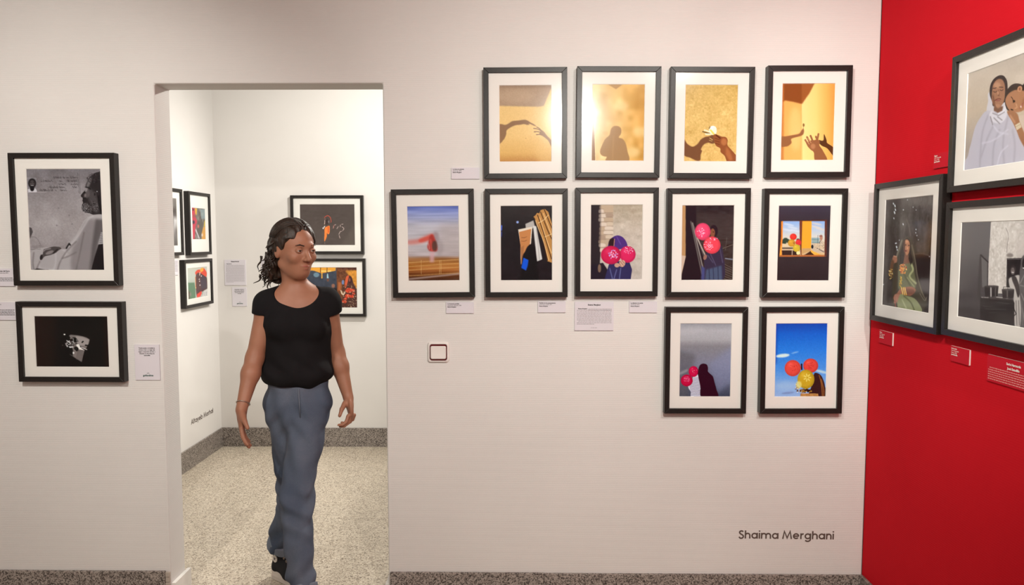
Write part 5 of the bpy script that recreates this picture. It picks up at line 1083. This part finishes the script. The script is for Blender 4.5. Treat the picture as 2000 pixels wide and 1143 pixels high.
# trunk
tw = V3(.98, .30, 0); tw /= np.linalg.norm(tw); RT = np.stack([tw, V3(-tw[1], tw[0], 0), V3(0, 0, 1)], 1)
B_.ell(HIP, (.118, .088, .105), RT, .04).ell((-.942, .045, 1.02), (.112, .082, .13), RT, .05).ell(CH, (.132, .092, .145), RT, .05)
B_.cone(SR, SL, .046, .046, .05); B_.cone(NB + V3(0, 0, -.03), H(-.018, 0, -.075), .053, .045, .035)
B_.cone(NB + V3(0, .01, .01), SR, .038, .040, .03).cone(NB + V3(0, .01, .01), SL, .038, .040, .03)
for sg in (-1, 1): B_.ell(CH + RT @ V3(.058 * sg, -.075, .0), (.052, .045, .050), RT, .03)
# arms
for S_, E_, W_ in ((SR, ER, WR_), (SL, EL, WL_)):
    B_.cone(S_, E_, .044, .034, .03); B_.cone(E_, E_ + (W_ - E_) * .3, .035, .036, .02); B_.cone(E_ + (W_ - E_) * .3, W_, .036, .0215, .02)
fd = WR_ - ER; fingers(B_, WR_, V3(.12, -.28, -.95), V3(.90, .30, .0), V3(.25, -.95, .25), 0, .22, 1.0)
fingers(B_, WL_, V3(.22, -.25, -.94), V3(-.85, -.25, -.1), V3(-.3, -.93, .15), 0, .62, .95)
# legs
for h_, k_, a_ in ((HR, KR, AR), (HL, KL, AL)):
    B_.cone(h_, k_, .066, .042, .04); c_ = k_ + (a_ - k_) * .3; B_.cone(k_, c_, .042, .041, .02); B_.cone(c_, a_, .041, .028, .02)
# head
B_.ell(H(-.012, 0, .030), (.096, .074, .088), RH, .02); B_.ell(H(.022, 0, -.032), (.066, .058, .076), RH, .03)
B_.ell(H(.046, 0, -.082), (.034, .030, .024), RH, .03); B_.cone(H(-.01, .048, -.055), H(.048, .014, -.088), .018, .016, .02).cone(H(-.01, -.048, -.055), H(.048, -.014, -.088), .018, .016, .02)
B_.cone(H(.076, .026, .030), H(.080, -.026, .030), .011, .011, .014)
for sg in (-1, 1):
    B_.ell(H(.058, .040 * sg, -.018), (.024, .022, .022), RH, .016); B_.ell(H(.094, .031 * sg, .012), (.020, .019, .013), RH, .008, 'sub')
    B_.ell(H(.0715, .031 * sg, .012), (.0125, .0135, .0115), RH, .003)
    B_.ell(H(-.012, .073 * sg, -.004), (.017, .009, .029), RH, .008); B_.ell(H(-.008, .083 * sg, .002), (.008, .005, .014), RH, .004, 'sub')
B_.cone(H(.080, 0, .016), H(.106, 0, -.022), .0075, .0105, .010); B_.ell(H(.094, .011, -.026), (.010, .008, .007), RH, .005).ell(H(.094, -.011, -.026), (.010, .008, .007), RH, .005)
B_.ell(H(.080, 0, -.052), (.012, .022, .0058), RH, .006).ell(H(.078, 0, -.063), (.012, .019, .0062), RH, .006); B_.cone(H(.094, -.020, -.0575), H(.094, .020, -.0575), .0022, .0022, .002, 'sub')
woman = B_.mesh('person', M_SKIN, None, ORG, 1)
woman.location = ORG
tag(woman, "woman with dark hair, black top and blue jeans walking through the doorway", 'person')
L_ = Field(tuple(H(.07, 0, -.058) - .04), tuple(H(.07, 0, -.058) + .05), .0025)
L_.ell(H(.0815, 0, -.052), (.0115, .0205, .0050), RH, .003).ell(H(.0795, 0, -.0625), (.0115, .0170, .0055), RH, .003); L_.cone(H(.0945, -.020, -.0575), H(.0945, .020, -.0575), .0018, .0018, .001, 'sub')
L_.mesh('lips', M_LIP, woman, ORG, 1)
for sg in (-1, 1):
    e = bmesh.new(); bmesh.ops.create_uvsphere(e, u_segments=24, v_segments=16, radius=.0118)
    ey = bpy.data.meshes.new('eye'); rot = Matrix(((Fw[0], Sd[0], Up[0]), (Fw[1], Sd[1], Up[1]), (Fw[2], Sd[2], Up[2])))
    ey.materials.append(M_EYEW); ey.materials.append(M_IRIS)
    for f in e.faces:
        c = f.calc_center_median(); f.smooth = True; f.material_index = 1 if c.x > .0104 else 0
    bmesh.ops.transform(e, matrix=rot.to_4x4(), verts=e.verts); e.to_mesh(ey); e.free()
    link(bpy.data.objects.new('eye', ey), woman).location = tuple(H(.0760, .031 * sg, .011) - V3(*ORG))
    Ld = Field(tuple(H(.078, .031 * sg, .011) - .024), tuple(H(.078, .031 * sg, .011) + .024), .0012)
    Ld.ell(H(.0760, .031 * sg, .011), (.0134, .0150, .0128), RH, .001); Ld.ell(H(.0900, .0315 * sg, .0105), (.0140, .0118, .0036), RH, .0015, 'sub'); Ld.cut(lambda P: -((P - HC) @ RH)[..., 0] + .074, .001)
    Ld.mesh('eyelids', M_SKIN, woman, ORG, 1)
    Eb = Field(tuple(H(.08, .03 * sg, .03) - .035), tuple(H(.08, .03 * sg, .03) + .035), .002)
    Eb.cone(H(.089, .016 * sg, .031), H(.086, .034 * sg, .036), .0028, .0026, .002).cone(H(.086, .034 * sg, .036), H(.076, .047 * sg, .031), .0026, .0014, .002)
    Eb.mesh('eyebrow', M_HAIR, woman, ORG, 0)
# hair: cap, loose mass behind the neck, curls
Hf = Field(tuple(HC - .22), tuple(HC + .2), .004)
Hf.ell(H(-.020, 0, .040), (.104, .086, .094), RH, .02)
Hf.ell(H(-.070, 0, -.02), (.056, .072, .085), RH, .03); Hf.ell(H(-.085, .0, -.085), (.044, .066, .062), RH, .03); Hf.ell(H(-.06, .05, -.07), (.034, .034, .06), RH, .03).ell(H(-.06, -.05, -.07), (.034, .034, .06), RH, .03)
def face_side(P):
    q_ = (P - HC) @ RH; f, s_, u = q_[..., 0], q_[..., 1], q_[..., 2]
    lim = np.where(u > .055, .062 - (u - .055) * .2, np.clip(-.004 + (u + .03) * .62, -.045, .062))
    return f - lim - .0012 * np.sin(u * 90)
Hf.cut(face_side, .010)
def curl(P):
    q_ = (P - HC) @ RH
    return .0045 * np.sin(q_[..., 2] * 95 + 5 * np.sin(q_[..., 1] * 40) + q_[..., 0] * 60) * np.clip(.06 - q_[..., 2], 0, .08) / .05 + .0018 * np.sin(q_[..., 1] * 260 + q_[..., 0] * 120)
Hf.warp(curl)
hair = Hf.mesh('hair', M_HAIR, woman, ORG, 1)
def tubes(name, paths, mat, parent, seg=5, origin=ORG):
    Vv, Ff = [], []
    for pts, r0, r1 in paths:
        P = np.array(pts) - V3(*origin); n = len(P); st = len(Vv)
        for i in range(n):
            t = P[min(i + 1, n - 1)] - P[max(i - 1, 0)]; t = t / (np.linalg.norm(t) + 1e-9)
            a = np.cross(t, V3(.3, .2, .93)); a /= np.linalg.norm(a) + 1e-9; c = np.cross(t, a); rr = r0 + (r1 - r0) * i / (n - 1)
            for k in range(seg): th = 2 * math.pi * k / seg; Vv.append(P[i] + rr * (a * math.cos(th) + c * math.sin(th)))
        for i in range(n - 1):
            for k in range(seg): k2 = (k + 1) % seg; Ff.append((st + i * seg + k, st + i * seg + k2, st + (i + 1) * seg + k2, st + (i + 1) * seg + k))
        Ff.append(tuple(st + k for k in range(seg))[::-1]); Ff.append(tuple(st + (n - 1) * seg + k for k in range(seg)))
    return mesh_obj(name, Vv, Ff, mat, parent, True)
locks = []
for k in range(330):
    al, be = RNG.uniform(-1.5, 1.5), RNG.uniform(-.5, 1.0)
    s0 = H(-.02 - .098 * math.cos(al) * math.cos(be), .080 * math.sin(al) * math.cos(be), .035 + .085 * math.sin(be))
    if RNG.random() < .55: s0 = H(RNG.uniform(-.12, -.05), RNG.uniform(-.085, .085), RNG.uniform(-.12, .02))
    p = [s0]; out = s0 - HC; out -= Up * (out @ Up); out /= np.linalg.norm(out) + 1e-9; ph = RNG.uniform(0, 6.28); ln = RNG.uniform(.04, .09); n = 11; fly = RNG.uniform(.0, .6)
    for i in range(1, n):
        f = i / n
        p.append(s0 - V3(0, 0, 1) * ln * f * (1 - fly * .5) + out * (ln * fly * f * f * .8 + .002) + Sd * .010 * math.sin(ph + f * 8) * f + Fw * .009 * math.cos(ph + f * 8) * f)
    locks.append((p, .0062, .0010))
for k in range(90):          # strands lying over the crown, parted at the side
    sg = 1 if k % 2 else -1; f0 = RNG.uniform(-.04, .058); p = []
    for i in range(9):
        t = i / 8; a = 0.15 + 1.3 * t; ff = f0 - .07 * t; k_ = math.sqrt(max(.05, 1 - ((ff + .020) / .106) ** 2)); p.append(H(ff, sg * .0870 * math.sin(a) * k_, .040 + .0950 * math.cos(a) * k_))
    locks.append((p, .0022, .0012))
tubes('hair_locks', locks, M_HAIR, hair)
# black cap-sleeved top
T_ = Field((-1.20, -.20, .84), (-.68, .28, 1.42), .0045)
T_.ell((-.948, .045, .985), (.146, .124, .058), RT, .03).ell((-.945, .045, 1.05), (.142, .112, .14), RT, .05).ell(CH, (.148, .104, .160), RT, .05)
for sg in (-1, 1): T_.ell(CH + RT @ V3(.058 * sg, -.077, .0), (.058, .050, .056), RT, .035)
T_.cone(SR, SL, .053, .053, .05); T_.cone(NB + V3(0, .01, -.01), SR, .046, .050, .03).cone(NB + V3(0, .01, -.01), SL, .046, .050, .03)
T_.cone(SR, SR + (ER - SR) * .26, .053, .052, .02).cone(SL, SL + (EL - SL) * .26, .053, .052, .02)
dR, dL = (ER - SR) / np.linalg.norm(ER - SR), (EL - SL) / np.linalg.norm(EL - SL)
T_.cut(lambda P: np.minimum((P - (SR + dR * .050)) @ (dR * .9 + V3(.0, 0, -.1)), np.abs((P - CH) @ tw) - .128 - .18 * np.clip(1.24 - P[..., 2], 0, .3)), .004)
T_.cut(lambda P: np.minimum((P - (SL + dL * .050)) @ dL, np.abs((P - CH) @ tw) - .128 - .18 * np.clip(1.24 - P[..., 2], 0, .3)), .004)
T_.ell(NB + V3(.020, -.070, .020), (.100, .090, .082), RT, .004, 'sub'); T_.ell(NB + V3(0, .01, .05), (.078, .075, .06), RT, .004, 'sub')
T_.cut(lambda P: .940 - P[..., 2] + .010 * np.sin(P[..., 0] * 30), .006)
def folds(P):
    x, y, z = P[..., 0], P[..., 1], P[..., 2]
    return -.0035 * np.sin((x + .94) * 60 + z * 45) * np.clip(1.16 - z, 0, .2) / .2 - .003 * np.sin(z * 70 + (x + .94) * 50 + y * 20) * np.exp(-((z - 1.02) / .05) ** 2) - .0018 * np.sin(z * 40 - x * 60)
T_.warp(folds); T_.mesh('black_top', M_TOP, woman, ORG, 1)
# jeans
J_ = Field((-1.19, -.42, .06), (-.70, .46, 1.00), .005)
J_.ell(HIP + V3(0, 0, -.01), (.119, .104, .125), RT, .04).ell((-.945, .05, .955), (.122, .094, .06), RT, .04)
J_.ell(HIP + RT @ V3(-.048, .045, -.045), (.078, .075, .09), RT, .04).ell(HIP + RT @ V3(.048, .045, -.045), (.078, .075, .09), RT, .04)
for h_, k_, a_ in ((HR, KR, AR), (HL, KL, AL)):
    rb = .064 if k_ is KR else .054
    J_.cone(h_, k_, .084, .060, .04); J_.cone(k_ + V3(0, -.004, 0), a_ + (k_ - a_) * .10, .058, rb, .035)
J_.cut(lambda P: P[..., 2] - .965, .004)
dA = {id(a): (a - k) / np.linalg.norm(a - k) for k, a in ((KR, AR), (KL, AL))}
for k_, a_ in ((KR, AR), (KL, AL)):
    d = (a_ - k_) / np.linalg.norm(a_ - k_); c = a_ - d * .050
    J_.cut(lambda P, c=c, d=d: (P - c) @ d, .004, lo=c - .16, hi=c + .16)
def jf(P):
    x, y, z = P[..., 0], P[..., 1], P[..., 2]
    r_ = -.0070 * np.sin(z * 75 + x * 40 + 2 * np.sin(y * 30)) * np.exp(-((z - .47) / .09) ** 2) - .0080 * np.sin(z * 60 - x * 55) * np.exp(-((z - .20) / .10) ** 2)
    r_ += -.0045 * np.sin((z - .8) * 60 + np.abs(x + .945) * 70) * np.exp(-((z - .80) / .07) ** 2) - .0040 * np.sin(x * 70 + z * 14 + 2 * np.sin(z * 9))
    return r_
J_.warp(jf); jeans = J_.mesh('jeans', M_JEAN, woman, ORG, 1)
for k_, a_ in ((KR, AR), (KL, AL)):
    d = (a_ - k_) / np.linalg.norm(a_ - k_); rb = .064 if k_ is KR else .054; c = a_ - d * .067
    K_ = Field(tuple(c - .13), tuple(c + .13), .004); K_.cone(c - d * .022, c + d * .022, rb + .0055, rb + .0065, .001)
    K_.cut(lambda P: (P - c) @ d - .020, .003).cut(lambda P: -((P - c) @ d) - .024, .003)
    K_.cone(c + d * .012, c + d * .09, rb - .003, rb - .003, .002, 'sub'); K_.warp(lambda P: .0012 * np.sin(P[..., 0] * 120 + P[..., 2] * 60))
    K_.mesh('cuff', M_CUFF, jeans, ORG, 1)
Bx = Field(tuple(HIP - .16), tuple(HIP + .16), .003)
tubes('seam', [([HIP + RT @ V3(.004, -.1065, .06), HIP + RT @ V3(.004, -.117, .03), HIP + RT @ V3(.006, -.121, -.01), HIP + RT @ V3(.008, -.112, -.06)], .0016, .0016)], M_CUFF, jeans)
# bracelet on the forward wrist
bc = WR_ + (ER - WR_) * .12; bd = (ER - WR_) / np.linalg.norm(ER - WR_); bu = np.cross(bd, V3(0, 1, 0)); bu /= np.linalg.norm(bu); bv = np.cross(bd, bu)
tubes('bracelet', [([bc + .0265 * (bu * math.cos(t) + bv * math.sin(t)) + bd * .003 * math.sin(t) for t in np.linspace(0, 2 * math.pi, 33)], .0022, .0022)], M_METAL, woman, 6)
# canvas platform sneakers
def sneaker(name, heel, yaw, pitch, ank):
    Ry = Matrix.Rotation(yaw, 3, 'Z') @ Matrix.Rotation(pitch, 3, 'Y'); R = np.array(Ry); T0 = V3(*heel)
    W = lambda x, y, z: T0 + R @ V3(x, y, z)         # x towards the toe, z up
    lo, hi = T0 - .14, T0 + .14; far = W(.26, 0, 0); lo = np.minimum(lo, far - .12); hi = np.maximum(hi, far + .12); lo[2] = min(T0[2], far[2]) - .03; hi[2] = T0[2] + .22
    circ = [(.036, 0, .036), (.075, 0, .034), (.12, .002, .036), (.165, .004, .044), (.205, .004, .045), (.235, .0, .036)]
    def outline(q_, g=0):
        d = np.full(q_.shape[:-1], 9.)
        for (x0, y0, r0), (x1, y1, r1) in zip(circ[:-1], circ[1:]):
            a = np.array((x0, y0)); ab = np.array((x1 - x0, y1 - y0)); w_ = q_[..., :2] - a; t = np.clip((w_ @ ab) / (ab @ ab), 0, 1)
            d = np.minimum(d, np.linalg.norm(w_ - t[..., None] * ab, axis=-1) - (r0 + t * (r1 - r0)))
        return d - g
    up = Field(tuple(lo), tuple(hi), .0035)
    up.cone(W(.038, 0, .06), W(.05, 0, .135), .034, .037, .02); up.cone(W(.04, 0, .05), W(.12, 0, .055), .036, .036, .02); up.cone(W(.085, 0, .085), W(.17, 0, .052), .032, .030, .03); up.cone(W(.12, 0, .05), W(.215, 0, .044), .036, .034, .02)
    up.cone(W(.14, .012, .042), W(.205, .010, .042), .034, .032, .02).cone(W(.14, -.012, .042), W(.205, -.010, .042), .034, .032, .02)
    up.cut(lambda P: -((P - T0) @ R)[..., 2] + .028, .004); up.cut(lambda P: ((P - T0) @ R)[..., 2] - .150, .004)
    sh = up.mesh(name, M_CANVAS, woman, ORG, 1)
    so = Field(tuple(lo), tuple(hi), .0035)
    def solefn(P):
        q_ = (P - T0) @ R; d = outline(q_, .002 + .0015 * (np.abs(q_[..., 2] - .02) < .004)); z = np.abs(q_[..., 2] - .021) - .021
        toe = np.clip(q_[..., 0] - .20, 0, .1) * .25; z = np.maximum(-(q_[..., 2] - toe), q_[..., 2] - .050)
        return np.maximum(d, z)
    so.op(lo, hi, solefn, .001); so.mesh('sole', M_RUBBER, sh, ORG, 1)
    tc = Field(tuple(lo), tuple(hi), .0035); tc.ell(W(.222, 0, .042), (.034, .040, .027), R, .01); tc.cut(lambda P: -((P - T0) @ R)[..., 2] + .034, .003); tc.mesh('toe_cap', M_RUBBER, sh, ORG, 1)
    lc, ey = [], []
    for k in range(6):
        x = .172 - k * .017; z = .0835 + k * .0098; hw = .0125 + k * .0010
        pts = [W(x, -hw - .006, z - .006), W(x - .003, -hw * .5, z + .004), W(x - .004, 0, z + .006), W(x - .003, hw * .5, z + .004), W(x, hw + .006, z - .006)]
        lc.append((pts, .0030, .0030))
        if k < 5: lc.append(([W(x, -hw, z + .001), W(x - .008, 0, z + .010), W(x - .017, hw, z + .010)], .0024, .0024))
    tubes('laces', lc, M_LACE, sh)
    for sg in (-1, 1):
        ey = [([W(.172 - k * .017 + .0045 * math.cos(t), sg * (.021 + k * .001), .076 + k * .0098 + .0045 * math.sin(t)) for t in np.linspace(0, 2 * math.pi, 13)], .0013, .0013) for k in range(6)]
        tubes('eyelets', ey, M_METAL, sh)
    # round patch on the ankle
    for sg in (-1,):
        ring_ = [W(.055 + .017 * math.cos(t), sg * .0365, .105 + .017 * math.sin(t)) - V3(*ORG) for t in np.linspace(0, 2 * math.pi, 25)[:-1]]; out = [p + R @ V3(0, sg * .0035, 0) for p in ring_]
        n = len(ring_); Vv = ring_ + out; Ff = [(i, (i + 1) % n, n + (i + 1) % n, n + i) for i in range(n)] + [tuple(range(n, 2 * n))]
        pt = mesh_obj('ankle_patch', Vv, Ff, M_RUBBER, sh)
        st = []
        for k in range(5):
            for rr, a in ((.0105, 90 + k * 72), (.0042, 126 + k * 72)): st.append(W(.055 + rr * math.cos(math.radians(a)), sg * .0402, .105 + rr * math.sin(math.radians(a))) - V3(*ORG))
        mesh_obj('star', st, [tuple(range(10))], M_STRIPE, pt)
    return sh
sneaker('sneaker', (-1.135, .270, .0), math.radians(-38), 0.0, AR)
sneaker('sneaker', (-.862, -.222, .004), math.radians(-64), math.radians(-8), AL)
